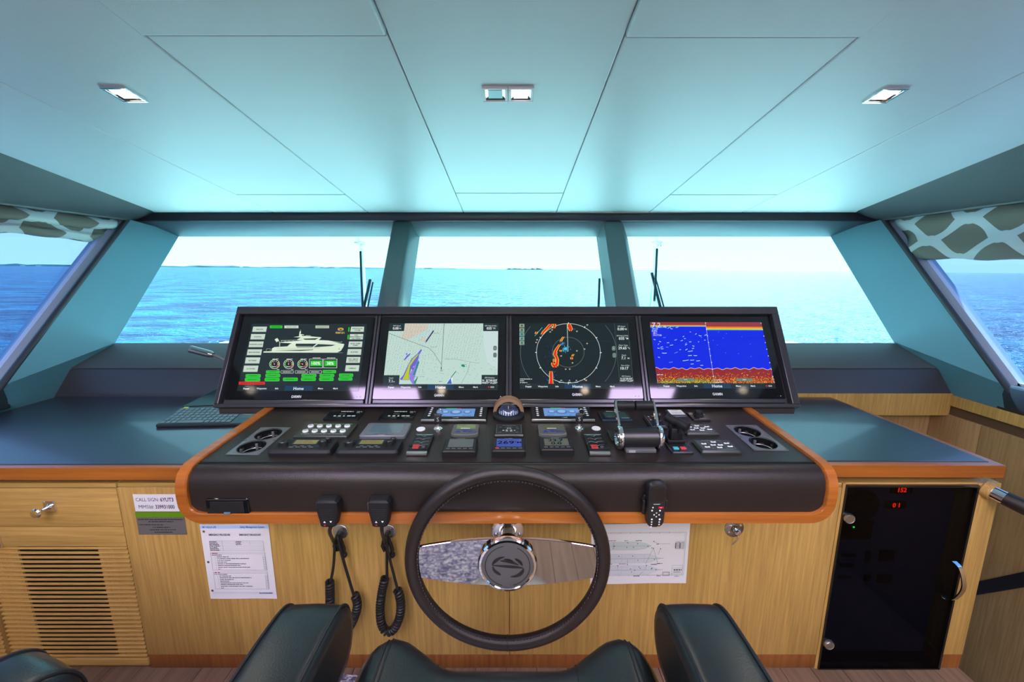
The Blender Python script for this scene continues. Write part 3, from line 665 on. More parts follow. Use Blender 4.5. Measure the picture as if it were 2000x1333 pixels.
def draw1(p, W_, H_, ox, oy):
    p.rect(0, 0, W_, H_, (34, 45, 49), 0); bottombar(p, p.mp, W_, H_, 1, False)
    p.mp = comp(quadmap((258, 100), (1848, 100), (1740, 1042), (55, 1042), W_, H_), ox, oy)
    LB = [('CIRCUITS',), ('LIGHTING',), ('INVERTER LOADS',), ('MAIN ENGINES',), ('BATTERIES',), ('AC POWER',)]
    lp = [(270, 142, 462, 255, 447, 222), (243, 250, 440, 230, 424, 332), (220, 358, 416, 206, 402, 443), (197, 470, 395, 183, 380, 556), (172, 584, 373, 158, 357, 672), (148, 698, 348, 134, 333, 788)]
    RB = [('FRESHWATER', 'SYSTEM'), ('FUEL', 'MANAGEMENT &', 'ALL TANKS'), ('BILGE / SUMP', 'PUMPS'), ('BLOWERS',), ('FIRE / SMOKE', 'DETECTION'), ('CAMERAS',)]
    rq = [(1628, 142, 1808, 1615, 1803, 222), (1612, 250, 1797, 1600, 1790, 332), (1600, 358, 1786, 1588, 1778, 443), (1585, 466, 1773, 1573, 1767, 552), (1572, 578, 1760, 1560, 1752, 664), (1560, 692, 1747, 1547, 1738, 779)]
    for ls, (a, y0, b2, c, d, y1) in zip(LB+RB, lp+rq):
        p.poly([(a, y0), (b2, y0), (d, y1), (c, y1)], BTN, 1); p.poly([(c, y1-6), (d, y1-6), (d, y1), (c, y1)], (120, 140, 125), 2)
        for k, t in enumerate(ls): p.text(t, (a+d)/2, (y0+y1)/2+(k-(len(ls)-1)/2)*25, 16, (30, 40, 34), 2, flip=-1, bold=True)
    p.rect(500, 125, 675, 165, GRN, 1); p.smudge(525, 650, 146, 16, (10, 110, 20), 2, 3)
    p.rect(702, 125, 897, 165, BTN, 1); p.text('SHOW CASE', 800, 146, 17, (40, 50, 44), 2, flip=-1)
    p.rect(1133, 125, 1322, 165, (190, 205, 180), 1); p.text('DIAGNOSTICS', 1228, 147, 17, (40, 50, 44), 2, flip=-1)
    p.ring(1482, 180, 40, 9, (250, 205, 40), 1, ry=22); p.line([(1452, 186), (1482, 172), (1512, 180)], 8, (250, 205, 40), 1); p.rect(1415, 207, 1535, 216, (30, 60, 200), 1); p.text('FD87-211', 1475, 233, 22, (250, 215, 40), 2, flip=-1, bold=True)
    for x, y in ((1600, 145), (1590, 255)): p.poly([(x-12, y), (x+22, y), (x+15, y+78), (x-18, y+78)], (20, 30, 25), 1); p.poly([(x-10, y+8), (x+8, y+4), (x+4, y+70), (x-14, y+74)], GRN, 2)
    WH = (226, 240, 216); DK = (38, 60, 62)
    p.poly([(415, 515), (415, 500), (526, 497), (532, 458), (565, 438), (745, 428), (770, 402), (810, 380), (1000, 368), (1330, 362), (1470, 385), (1535, 395), (1522, 435), (1488, 490), (1440, 515)], WH, 1)
    p.poly([(625, 375), (700, 362), (860, 352), (960, 340), (1170, 340), (1330, 350), (1470, 383), (1330, 368), (810, 384)], (236, 246, 228), 2)
    p.poly([(830, 295), (930, 278), (1000, 278), (1200, 297), (1217, 303), (1170, 345), (870, 338), (930, 300)], WH, 2)
    p.poly([(960, 318), (1178, 310), (1130, 335), (990, 334)], DK, 3); p.poly([(905, 280), (915, 212), (936, 212), (926, 250), (962, 286)], WH, 2); p.line([(930, 255), (974, 262)], 10, WH, 2); p.line([(925, 210), (930, 188)], 4, WH, 2); p.line([(1000, 272), (1070, 276)], 5, WH, 2)
    p.poly([(568, 330), (605, 308), (630, 345), (595, 370)], WH, 2); p.line([(612, 340), (640, 370)], 5, WH, 2); p.line([(640, 372), (638, 430)], 8, WH, 2)
    p.poly([(866, 390), (1152, 390), (1090, 442), (880, 442), (858, 415)], DK, 3); p.poly([(1172, 396), (1412, 408), (1360, 425), (1108, 442)], DK, 3); p.line([(870, 430), (1090, 432)], 4, WH, 4)
    p.poly([(578, 487), (1110, 474), (1100, 482), (930, 493), (590, 489)], DK, 3); p.line([(600, 460), (1200, 452)], 4, (150, 175, 150), 3); p.line([(1470, 450), (1455, 470), (1480, 475)], 5, (110, 130, 110), 3)
    p.line([(655, 345), (870, 338)], 4, WH, 2); p.line([(1170, 340), (1300, 345), (1480, 372), (1505, 360)], 4, WH, 2)
    for x in (665, 715, 770, 825): p.line([(x, 342), (x-4, 362)], 4, WH, 2)
    p.line([(450, 497), (458, 462), (512, 462), (508, 497)], 6, (150, 165, 150), 2); p.line([(412, 517), (1516, 521)], 4, (150, 170, 160), 3)
    for i, x in enumerate((570, 766, 960)):
        p.circle(x, 678, 72, (225, 232, 226), 1, 28, 66); p.circle(x, 678, 65, (24, 32, 34), 2, 28, 59)
        p.ring(x, 678, 58, 9, GRN, 3, 110, 265, 16, ry=52); p.ring(x, 678, 58, 9, (240, 200, 40), 3, -30, 20, 8, ry=52); p.ring(x, 678, 58, 9, (235, 40, 30), 3, 20, 60, 8, ry=52)
        a = R((245, 268, 200)[i]); p.line([(x, 678), (x+48*math.cos(a), 678+42*math.sin(a))], 9, (235, 40, 30), 4); p.circle(x, 678, 7, (240, 240, 240), 4)
        for k in range(9): a = R(140+k*32.5); p.line([(x+40*math.cos(a), 678+36*math.sin(a)), (x+54*math.cos(a), 678+48*math.sin(a))], 6, (230, 235, 230), 4)
        p.smudge(x-26, x+22, 714, 15, (235, 240, 235), 4, i); p.smudge(x-28, x+55, 608, 15, (225, 232, 226), 3, 10+i); p.smudge(x+35, x+72, 752, 12, (220, 228, 222), 3, 20+i)
    for x0, t in ((1050, '100%'), (1248, '38%')):
        p.rect(x0, 605, x0+190, 732, (215, 225, 218), 1); p.rect(x0+7, 611, x0+183, 726, (22, 34, 30), 2); p.rect(x0+17, 628, x0+176, 706, GRN, 3); p.text(t, x0+96, 667, 42, (240, 250, 240), 4, flip=-1, bold=True)
        p.smudge(x0+50, x0+165, 592, 15, (225, 232, 226), 3, x0)
    def pill(x0, y0, x1, y1, c, L): p.poly(rrect(x0, x1, y0, y1, (y1-y0)*.32, 3), c, L)
    for x0, y0, x1, y1 in ((457, 767, 640, 803), (1243, 762, 1422, 800), (175, 818, 378, 860), (165, 870, 372, 912), (450, 815, 648, 855), (440, 868, 640, 910), (693, 865, 893, 907), (950, 815, 1150, 852), (943, 862, 1143, 905), (1200, 815, 1398, 852), (1195, 862, 1390, 905), (1470, 810, 1660, 850), (1462, 862, 1650, 900)):
        pill(x0-4, y0-3, x1+4, y1+3, (110, 190, 115), 1); pill(x0, y0, x1, y1, GRN, 2); p.smudge(x0+45, x1-45, (y0+y1)/2, 13, (12, 120, 24), 3, x0+y0)
    for x0, x1 in ((657, 836), (855, 1033), (1050, 1228)): pill(x0, 765, x1, 806, (215, 225, 218), 1); pill(x0+5, 770, x1-5, 801, (26, 36, 38), 2); p.smudge(x0+30, x1-30, 786, 14, (215, 225, 218), 3, x0)
    p.rect(80, 918, 258, 956, (232, 42, 36), 3); p.rect(262, 918, 442, 956, (232, 42, 36), 3); p.smudge(105, 240, 938, 13, (130, 10, 10), 4, 5); p.smudge(290, 420, 938, 13, (130, 10, 10), 4, 6)
def draw2(p, W_, H_, ox, oy):
    p.rect(0, 0, W_, H_, (196, 224, 214), 0); bottombar(p, p.mp, W_, H_, 2)
    p.mp = comp(quadmap((163, 108), (1795, 108), (1795, 1095), (68, 1098), W_, H_), ox, oy)
    rn = random.Random(5)
    p.poly([(400, 112), (745, 120), (735, 200), (620, 270), (470, 350), (350, 360), (345, 290), (380, 220)], (214, 206, 190), 1); p.poly([(590, 370), (660, 330), (720, 340), (680, 390)], (212, 208, 190), 1)
    p.poly([(520, 340), (760, 200), (790, 215), (640, 330)], (186, 222, 224), 1); p.poly([(1570, 232), (1795, 232), (1795, 800), (1640, 700), (1580, 420)], (206, 228, 226), 1)
    PU = (112, 100, 214)
    for k in range(34):
        for j in range(30):
            x = 150+k*42+rn.uniform(-9, 9)-j*6+ (60 if k > 20 else 0); y = 125+j*26+rn.uniform(-7, 7)
            if y > 650 and x > 700 and rn.random() < .88: continue
            if x > 1560 and rn.random() < .93: continue
            if x < 120 or (x < 395 and y < 240) or (x > 1560 and y < 240): continue
            w = rn.uniform(5, 9); p.rect(x, y, x+w, y+6, (74, 102, 104), 2)
    for k in range(60):
        x, y = rn.uniform(700, 1780), rn.uniform(640, 1010); p.rect(x, y, x+9, y+6, (90, 120, 116), 2)
    p.line([(158, 265), (420, 365), (620, 440), (760, 490), (830, 560), (945, 730)], 5, (70, 88, 88), 3); p.line([(982, 110), (970, 400), (948, 790)], 6, (52, 66, 66), 3)
    p.line([(1380, 700), (1330, 870), (1250, 1010)], 4, (120, 150, 145), 2); p.line([(990, 655), (1150, 655), (1400, 700), (1520, 715)], 4, (120, 150, 145), 2)
    p.poly([(705, 385), (770, 290), (815, 220), (832, 215), (828, 240), (780, 310), (725, 395)], (72, 62, 120), 3); p.poly([(690, 400), (720, 370), (735, 390), (705, 415)], (170, 160, 190), 2)
    p.poly([(330, 945), (380, 890), (440, 760), (500, 650), (590, 570), (640, 505), (655, 520), (615, 590), (600, 660), (560, 740), (500, 790), (470, 900), (470, 960), (340, 960)], PU, 3)
    p.poly([(365, 955), (400, 890), (460, 740), (520, 650), (600, 575), (605, 590), (540, 670), (480, 760), (462, 900), (468, 955)], (190, 205, 40), 4); p.poly([(470, 950), (480, 870), (540, 760), (600, 670), (612, 720), (585, 800), (560, 890), (540, 960), (580, 1018), (520, 1018)], (150, 130, 225), 2)
    p.poly([(600, 670), (618, 705), (590, 790), (550, 888), (520, 890), (560, 800), (580, 720)], (24, 140, 150), 4); p.poly([(540, 985), (590, 920), (600, 925), (565, 1012), (540, 1012)], (30, 150, 110), 4); p.circle(520, 795, 20, PU, 4); p.poly([(380, 670), (430, 600), (480, 568), (485, 578), (430, 640), (395, 675)], PU, 3); p.circle(425, 580, 12, PU, 3)
    p.poly([(1020, 1015), (1060, 960), (1110, 890), (1165, 820), (1185, 815), (1180, 840), (1120, 915), (1115, 1015)], (240, 248, 250), 3); p.poly([(1030, 1015), (1070, 960), (1115, 900), (1165, 828), (1180, 820), (1170, 845), (1110, 920), (1095, 940), (1110, 1015)], (70, 110, 190), 4); p.poly([(1085, 930), (1150, 845), (1180, 820), (1172, 845), (1110, 915)], (20, 145, 125), 5)
    p.poly([(1245, 740), (1275, 728), (1300, 745), (1305, 770), (1275, 772), (1250, 760)], (18, 150, 110), 3)
    p.circle(948, 790, 9, (20, 24, 24), 4); p.poly([(948, 795), (968, 835), (948, 828), (930, 835)], (70, 84, 84), 4); p.poly([(948, 808), (958, 828), (948, 824), (938, 828)], (225, 240, 235), 5)
    for x, y, w in ((830, 262, 85), (780, 473, 105), (540, 915, 70), (630, 912, 65), (915, 980, 50), (1290, 733, 40)): p.smudge(x, x+w, y, 9, (90, 104, 104), 4, x)
    DKB = (30, 50, 54); LT = (240, 245, 245)
    p.poly([(163, 108), (395, 108), (382, 230), (150, 230)], DKB, 4); p.text('GPS Speed', 275, 147, 18, LT, 5, flip=-1); p.text('0.00', 258, 187, 36, LT, 5, flip=-1, bold=True); p.text('kt', 328, 187, 26, LT, 5, flip=-1)
    p.rect(1570, 108, 1795, 230, DKB, 4); p.text('GPS Hdg (COG)', 1680, 147, 18, LT, 5, flip=-1); p.text('035', 1660, 187, 36, LT, 5, flip=-1, bold=True); p.text('\u00b0M', 1730, 187, 28, LT, 5, flip=-1)
    p.rect(1555, 886, 1795, 1022, DKB, 4); p.text('GPS Position', 1675, 926, 20, LT, 5, flip=-1); p.text("N  25\u00b008.029'", 1678, 965, 28, LT, 5, flip=-1, bold=True); p.text("W077\u00b014.297'", 1676, 1000, 28, LT, 5, flip=-1, bold=True)
    p.poly([(82, 892), (325, 892), (318, 1022), (75, 1022)], DKB, 4); p.text('Depth', 200, 932, 18, LT, 5, flip=-1); p.text('7.1', 190, 975, 38, LT, 5, flip=-1, bold=True); p.text('m', 240, 982, 24, LT, 5, flip=-1)
    p.poly(rrect(1725, 1778, 455, 525, 20, 4), (110, 125, 122), 3); p.poly(rrect(1725, 1778, 558, 630, 20, 4), (110, 125, 122), 3); p.text('+', 1751, 490, 24, LT, 4, flip=-1); p.text('-', 1751, 592, 8, LT, 4, flip=-1)
def draw3(p, W_, H_, ox, oy):
    p.rect(0, 0, W_, H_, (20, 34, 38), 0); bottombar(p, p.mp, W_, H_, 3, False)
    p.mp = comp(quadmap((115, 95), (1733, 92), (1838, 1082), (122, 1090), W_, H_), ox, oy)
    rn = random.Random(8); WH = (226, 236, 232); GY = (120, 136, 134); RED = (236, 40, 24); YE = (240, 210, 60); CY = (90, 220, 230)
    p.ring(848, 553, 482, 6, WH, 2, n=90, ry=452); p.ring(845, 545, 240, 4, GY, 2, n=60, ry=228)
    p.ring(848, 553, 722, 4, GY, 1, -40, 40, 30, ry=660); p.ring(848, 553, 722, 4, GY, 1, 142, 218, 30, ry=660)
    p.line([(828, 105), (842, 540)], 8, (190, 205, 205), 3); p.line([(840, 375), (1540, 376)], 3, (50, 66, 70), 1)
    def blob(pts, w=14):
        c = [sum(q[i] for q in pts)/len(pts) for i in (0, 1)]
        for k, cl in ((w, YE), (0, RED)):
            p.poly([(c[0]+(x-c[0])*(1+k/90)+rn.uniform(-3, 3), c[1]+(y-c[1])*(1+k/130)+rn.uniform(-3, 3)) for x, y in pts], cl, 4 if k else 5)
    def band(path, w):
        for k, cl, L in ((9, YE, 4), (0, RED, 5)):
            for (ax, ay, wa), (bx, by, wb) in zip(path, path[1:]): p.poly([(ax-wa/2-k, ay), (ax+wa/2+k, ay), (bx+wb/2+k, by), (bx-wb/2-k, by)], cl, L)
    band([(585, 112, 44), (540, 165, 40), (480, 230, 36), (452, 275, 26)], 0); band([(640, 110, 24), (638, 140, 30), (628, 178, 24)], 0); band([(857, 108, 26), (862, 150, 56), (880, 190, 50), (876, 222, 20)], 0)
    band([(372, 235, 24), (362, 268, 20)], 0); p.line([(345, 300), (455, 165)], 8, (70, 190, 200), 3); p.line([(880, 190), (950, 190)], 10, (40, 90, 190), 3)
    band([(772, 312, 18), (732, 385, 16)], 0); band([(718, 430, 20), (690, 470, 24), (655, 530, 34), (645, 580, 40), (665, 620, 36), (682, 660, 34), (678, 710, 34), (655, 760, 60)], 0); band([(632, 650, 16), (634, 695, 18)], 0); band([(610, 705, 18), (620, 740, 40), (645, 775, 40)], 0)
    band([(586, 832, 24), (588, 880, 40), (590, 950, 36), (588, 1012, 56)], 0); band([(925, 578, 14), (905, 610, 14)], 0); band([(895, 625, 20), (898, 655, 20)], 0); band([(730, 515, 16), (735, 540, 14)], 0)
    for k in range(90):
        a, r_ = rn.uniform(0, 7), abs(rn.gauss(0, 28)); x, y = 800+r_*math.cos(a), 492+r_*math.sin(a)*.9; p.rect(x, y, x+9, y+8, CY if rn.random() < .7 else (60, 120, 230), 4)
    for k in range(30): x, y = rn.gauss(755, 16), rn.gauss(415, 14); p.rect(x, y, x+8, y+8, (60, 150, 230), 3)
    for k in range(60): x = rn.gauss(585, 40); y = rn.uniform(825, 1010); p.rect(x, y, x+9, y+8, (50, 110, 220), 3)
    for k in range(40): x = rn.gauss(620, 60); y = rn.uniform(420, 720); p.rect(x, y, x+7, y+6, (40, 100, 190), 3)
    for x, y in ((1128, 415), (672, 565), (740, 605), (910, 708), (1130, 125), (808, 802), (868, 800), (602, 205), (575, 236), (975, 226), (975, 527), (1090, 500), (1115, 962), (365, 400), (378, 360)): p.circle(x, y, 13, (222, 200, 175), 4, 8, 10); p.circle(x, y, 6, (24, 40, 42), 5, 6, 5)
    for a in range(0, 360, 30):
        q = R(a); p.line([(848+472*math.cos(q), 553+442*math.sin(q)), (848+498*math.cos(q), 553+468*math.sin(q))], 12, WH, 3)
    for i, y in enumerate((145, 215, 280, 348, 415)):
        p.rect(113, y-35, 187, y+24, (150, 172, 150) if i != 2 else (120, 170, 165), 3); p.circle(150, y-8, 18, (40, 120, 120) if i > 1 else (80, 100, 80), 4, 12)
        p.smudge(120, 180, y+16, 10, (40, 54, 50), 4, i)
    p.poly([(1533, 95), (1733, 95), (1828, 1012), (1620, 1012)], (26, 40, 44), 2); p.line([(1533, 95), (1620, 1012)], 3, (90, 104, 106), 3); p.line([(1733, 95), (1828, 1012)], 3, (90, 104, 106), 3)
    for t, v, un, x, y in (('GPS Speed', '0.00', 'kt', 1640, 145), ('GPS Hdg (COG)', '035', '\u00b0M', 1655, 293), ('Water Temp', '29.65', '\u00b0c', 1668, 440), ('Depth', '7.1', 'm', 1682, 590), ('Time of Day', '10:17', '', 1700, 742)):
        p.text(t, x, y, 18, WH, 4, flip=-1); p.text(v, x-10, y+42, 40, WH, 4, flip=-1, bold=True)
        if un: p.text(un, x+(68 if len(v) < 5 else 85), y+42, 28, WH, 4, flip=-1, bold=True)
    p.text('GPS Position', 1715, 900, 18, WH, 4, flip=-1); p.text("N 25\u00b008.029'", 1720, 935, 24, WH, 4, flip=-1, bold=True); p.text("W077\u00b014.297'", 1722, 966, 24, WH, 4, flip=-1, bold=True)
    for k, y in enumerate((948, 974, 1000)): p.smudge(122, (305, 185, 245)[k], y, 16, WH, 4, k+40)
    for x, w in ((742, 75), (866, 50), (970, 55)): p.smudge(x-w*.2, x+w*.2, 965, 16, WH, 4, x); p.smudge(x-w/2, x+w/2, 992, 16, WH, 4, x+1)
    p.poly(rrect(1500, 1552, 452, 522, 20, 4), (110, 135, 125), 4); p.poly(rrect(1510, 1562, 556, 628, 20, 4), (110, 135, 125), 4); p.text('+', 1526, 487, 24, WH, 5, flip=-1); p.text('-', 1536, 590, 8, WH, 5, flip=-1)
def draw4(p, W_, H_, ox, oy):
    p.rect(0, 0, W_, H_, (0, 34, 238), 0); bottombar(p, p.mp, W_, H_, 4)
    f = quadmap((85, 140), (1502, 135), (1690, 985), (182, 988), W_, H_)
    p.mp = comp(f, ox, oy); rn = random.Random(12); WH = (226, 240, 250)
    def lx(y): return 85+97*(y-140)/848
    def mx(y): return 790+115*(y-140)/790
    def rx(y): return 1502+188*(y-135)/850
    def strip(xa, xb, y0, y1, c, L): p.poly([(xa(y0), y0), (xb(y0), y0), (xb(y1), y1), (xa(y1), y1)], c, L)
    strip(lx, mx, 139, 178, (150, 52, 58), 1); strip(lx, mx, 176, 186, (226, 120, 40), 2); strip(lx, mx, 186, 192, (226, 226, 90), 2); strip(lx, mx, 192, 200, (90, 170, 230), 2)
    strip(mx, rx, 137, 200, (150, 56, 62), 1); strip(mx, rx, 198, 222, (244, 140, 20), 2); strip(mx, rx, 222, 234, (240, 220, 60), 2); strip(mx, rx, 234, 243, (90, 200, 150), 2); strip(mx, rx, 250, 254, (20, 90, 250), 2)
    for k in range(40): x = rn.uniform(90, 440); y = rn.uniform(186, 212); p.rect(x, y, x+14, y+6, rn.choice([(120, 220, 120), (240, 220, 70), (90, 190, 230)]), 2)
    # sea bed
    def bed(y0, xa, xb, sd):
        r2 = random.Random(sd); n = 46; top = []; h = 0
        for i in range(n+1):
            h = 12*math.sin(i*.9+sd)+8*math.sin(i*.37+2*sd)+r2.uniform(-3, 3); y = 742-h*.7; top.append((xa(y)+(xb(y)-xa(y))*i/n, y))
        for (a, b2) in zip(top, top[1:]):
            p.poly([a, b2, (b2[0]+(925-b2[1])*.13, 925), (a[0]+(925-a[1])*.13, 925)], (150, 36, 38), 1); p.line([a, b2], 6, (230, 200, 200), 2)
    bed(742, lx, mx, 1); bed(742, mx, rx, 4)
    for k in range(1500):
        y = 925-abs(rn.gauss(0, 58)); t = rn.random(); x = lx(y)+(rx(y)-lx(y))*t
        if y < 770 or y > 922: continue
        left = x < mx(y)
        c = rn.choice([(244, 180, 30), (236, 120, 24), (250, 220, 60), (200, 60, 30)] if not (left and y > 870) else [(130, 220, 60), (200, 220, 50), (110, 210, 90), (250, 200, 40)])
        s = rn.uniform(4, 9); p.rect(x, y, x+s, min(924, y+s*.8), c, 2)
    for k, (x, y, w) in enumerate(((270, 346, 34), (145, 372, 22), (215, 398, 26), (315, 414, 28), (195, 485, 30), (235, 470, 30), (360, 445, 40), (305, 472, 28), (240, 493, 34), (268, 548, 60), (413, 376, 30), (490, 385, 28), (530, 358, 20), (512, 330, 18), (543, 420, 22), (545, 437, 26), (598, 402, 28), (640, 455, 24), (635, 486, 26), (550, 500, 28), (470, 503, 18), (418, 540, 44), (600, 522, 60), (595, 578, 46), (663, 578, 44), (540, 640, 76), (622, 637, 50), (698, 645, 48), (350, 664, 48), (622, 686, 36), (745, 702, 34), (725, 320, 34), (670, 297, 20), (795, 310, 30), (785, 378, 16), (740, 345, 14), (600, 270, 14), (360, 228, 28), (320, 218, 20), (705, 400, 12), (200, 602, 22), (195, 430, 14))):
        dy = rn.uniform(-8, 8); p.line([(x-w/2, y-dy), (x-w*.1, y+abs(dy)*.4), (x+w/2, y+dy*.6-3)], 7, (190, 224, 255) if k % 7 else (110, 150, 250), 3)
    for x, y in ((1017, 350), (960, 270), (1255, 335), (1362, 427), (1375, 588), (1050, 542), (1215, 550), (890, 380), (1060, 290), (945, 440)): p.circle(x, y, 6, (90, 140, 250), 3, 8)
    p.line([(mx(140), 140), (mx(925), 925)], 4, (190, 200, 230), 3)
    for k in range(9): y = 150+k*86; p.rect(mx(y)-4, y-6, mx(y)+7, y+6, WH, 4); p.rect(rx(y)-12, y-6, rx(y)-2, y+6, WH, 4)
    p.text('7.2', 165, 180, 66, WH, 6, flip=-1, w=None); p.text('m', 272, 197, 34, WH, 6, flip=-1)
    for t, x, y in (('29.65', 150, 230), ('0.00t', 143, 258), ('28.1', 148, 286), ('10:17:26', 180, 314)): p.text(t, x, y, 23, WH, 6, flip=-1)
    for x0 in (430, 1180): p.poly(rrect(x0, x0+215, 862, 896, 12, 3), (110, 135, 110), 4); p.line([(x0+72, 864), (x0+72, 895)], 3, (70, 90, 70), 5); p.line([(x0+145, 864), (x0+145, 895)], 3, (70, 90, 70), 5); p.smudge(x0+85, x0+130, 879, 12, WH, 5, x0)
    p.smudge(170, 250, 820, 14, WH, 4, 3); p.smudge(918, 1000, 882, 13, WH, 4, 4); p.smudge(920, 1010, 910, 13, WH, 4, 5)
plotter((-1.216, -.623, .033, .412), (-1.170, -.653, .070, .378), 'leftmost large screen showing a white yacht profile and green status buttons', draw1)
plotter((-.591, -.0285, .034, .413), (-.552, -.062, .076, .380), 'second large screen from the left showing a pale green sea chart', draw2)
plotter((.002, .557, .036, .414), (.034, .521, .079, .382), 'third large screen from the left showing a dark radar picture with red echoes', draw3)
plotter((.586, 1.158, .037, .416), (.622, 1.1245, .081, .386), 'rightmost large screen showing a blue sonar picture over a red sea bed', draw4)
# ================================================================== INSTRUMENTS ON THE CONSOLE TOP
def inst(name, label, cat, u0, v0, u1, v1, group=None, rot=0):  # u, v throughout this section unprojected from image pixels onto the console plane
    hg = dict(marine_radio=.022, instrument_display=.018, thruster_keypad=.011, autopilot_keypad=.010, engine_start_panel=.010, touch_panel=.011, switch_panel=.010, alarm_panel=.006, engine_display=.011, stabiliser_display=.009, thruster_joystick=.009, remote_box=.018, rotary_switch=.005, light_switch_panel=.010).get(name, 0)
    k = 1-1.6*hg/(v1-v0)          # seen at a low angle: the raised back edge sits nearer than it looks
    t = thing(name, label, cat, CON((u0+u1)/2, v0+(v1-v0)*k/2, .0003) @ RZ(R(rot)), group); t.scale = (1, k, 1)
    return t, (u1-u0)/2, (v1-v0)/2
LT = (210, 218, 215)
for u0, u1, lab in ((-.743, -.605, 'black glass alarm panel at the back left of the console, the left one of two'), (-.526, -.389, 'black glass alarm panel at the back left of the console, the right one of two')):
    t, w, h = inst('alarm_panel', lab, 'panel', u0, .307, u1, .403)
    MB().use(M_BGL).slab(-w, w, -h, h, 0, .007, r=.006, ch=.002).build('panel_body', None, t)
    p = P(z=.0074); p.smudge(-.022, .034, .028, .010, LT, 1, 1); p.smudge(.042, .064, .027, .010, (150, 160, 158), 1, 2); p.smudge(.044, .060, .016, .008, (140, 150, 148), 1, 3); p.smudge(-.036, .012, -.018, .014, LT, 1, 4); p.smudge(.018, .052, -.018, .014, LT, 1, 5); p.rect(-.020, -.001, .005, .006, (70, 92, 60), 1)
    p.build('panel_print', t)
t, w, h = inst('switch_panel', 'olive black switch panel with ten round white push buttons in two rows', 'panel', -.780, .157, -.587, .280)
MB().use(M_OLIVE).slab(-w, w, -h, h, 0, .011, r=.003, ch=.003).build('panel_body', None, t)
p = P(z=.0114)
for y in (.048, .003, -.042): p.smudge(-.075, .08, y, .006, (150, 160, 140), 1, int(y*1000))
p.build('panel_print', t)
proto = None
for j, y in enumerate((.026, -.021)):
    for i in range(5):
        x = -.068+i*.034
        if proto is None:
            bt = MB().use(M_WHITE).lathe([(.0105, 0), (.0105, .004), (.009, .006), (.007, .0055)], 16); bt.use(mat('pale_green_lens', (.25, .40, .30), rough=.3)).lathe([(.0068, .0054), (.006, .0068), (.003, .007)], 12)
            proto = bt.build('push_button', None, t); c = proto
        else: c = proto.copy(); C.objects.link(c); c.parent = t
        c.location = (x*U, y*U, .011*U)
t, w, h = inst('touch_panel', 'grey framed touch screen, switched off, between the white-button panel and the key switch', 'screen', -.546, .157, -.381, .279)
MB().use(mat('slate_frame', (.12, .135, .15), rough=.3)).slab(-w, w, -h, h, 0, .013, r=.010, ch=.003).build('panel_body', None, t)
MB().use(mat('off_screen', (.10, .16, .18), rough=.12)).box(-w+.026, w-.022, -h+.022, h-.016, .0128, .0138).build('screen', None, t)
MB().use(M_BRUSH).box(-.014, .010, -h+.008, -h+.014, .0128, .0142).build('logo_bar', None, t)
for u0, u1, lab in ((-.803, -.594, 'black marine radio with an amber screen beside the left cup holder'), (-.580, -.373, 'black marine radio with an amber screen, the one nearer the wheel')):
    t, w, h = inst('marine_radio', lab, 'radio', u0, .036, u1, .150)
    b = MB().use(M_BLKM); o = rrect(-w, w, -h, h, .016, 4)
    def sc_(kx, ky, oy=0): return [(x*kx, y*ky+oy) for x, y in o]
    b.loft([[(*q, 0) for q in sc_(1, 1)], [(*q, .012) for q in sc_(1, 1)], [(*q, .0205) for q in sc_(.97, .93, .003)], [(*q, .0225) for q in sc_(.93, .86, .005)]]).build('radio_body', None, t, sharp=30)
    MB().use(M_BLK).box(-.042, .046, -.004, .046, .0220, .0245, ch=.001).build('screen_bezel', None, t)
    p = P(z=.0249); p.rect(-.036, .001, .040, .041, (128, 122, 74), 0); p.smudge(-.03, .02, .03, .006, (70, 70, 44), 1, 3); p.smudge(-.03, .03, .016, .008, (74, 72, 46), 1, 4); p.build('lcd', t)
    MB().use(M_BLK).lathe([(.017, 0), (.016, .014), (.013, .017), (.006, .017)], 18, (-.066, -.006, .0215)).box(-.069, -.063, -.012, .008, .0375, .0405).build('knob', None, t)
    MB().use(M_BLK).lathe([(.014, 0), (.013, .018), (.011, .020)], 18, (.068, -.006, .0215)).build('knob', None, t)
    MB().use(M_BLK).lathe([(.010, 0), (.010, .014), (.008, .016)], 16, (.074, .030, .0215)).build('knob', None, t)
    for k in range(4): MB().use(M_GREYP).box(-.040+k*.022, -.026+k*.022, -.028, -.022, .0220, .0240, ch=.0008).build('key', None, t)
    for k in range(3): MB().use(M_GREYP).box(-.030+k*.024, -.018+k*.024, -.016, -.011, .0220, .0240, ch=.0008).build('key', None, t)
    for k in range(5): MB().use(M_BLK).box(-.094, -.052, .016+k*.0065, .0195+k*.0065, .0220, .0233).build('speaker_bar', None, t)
def cap(u, v, lab):
    t = thing('blank_cap', lab, 'cap', CON(u, v, .0002)); MB().use(M_WHITE).lathe([(.0165, 0), (.0165, .0025), (.0150, .0038), (.013, .0034), (.006, .0036)], 24).build('disc', None, t)
cap(-.341, .232, 'round white plastic cap left of the left ignition key'); cap(.316, .238, 'round white plastic cap right of the right ignition key')
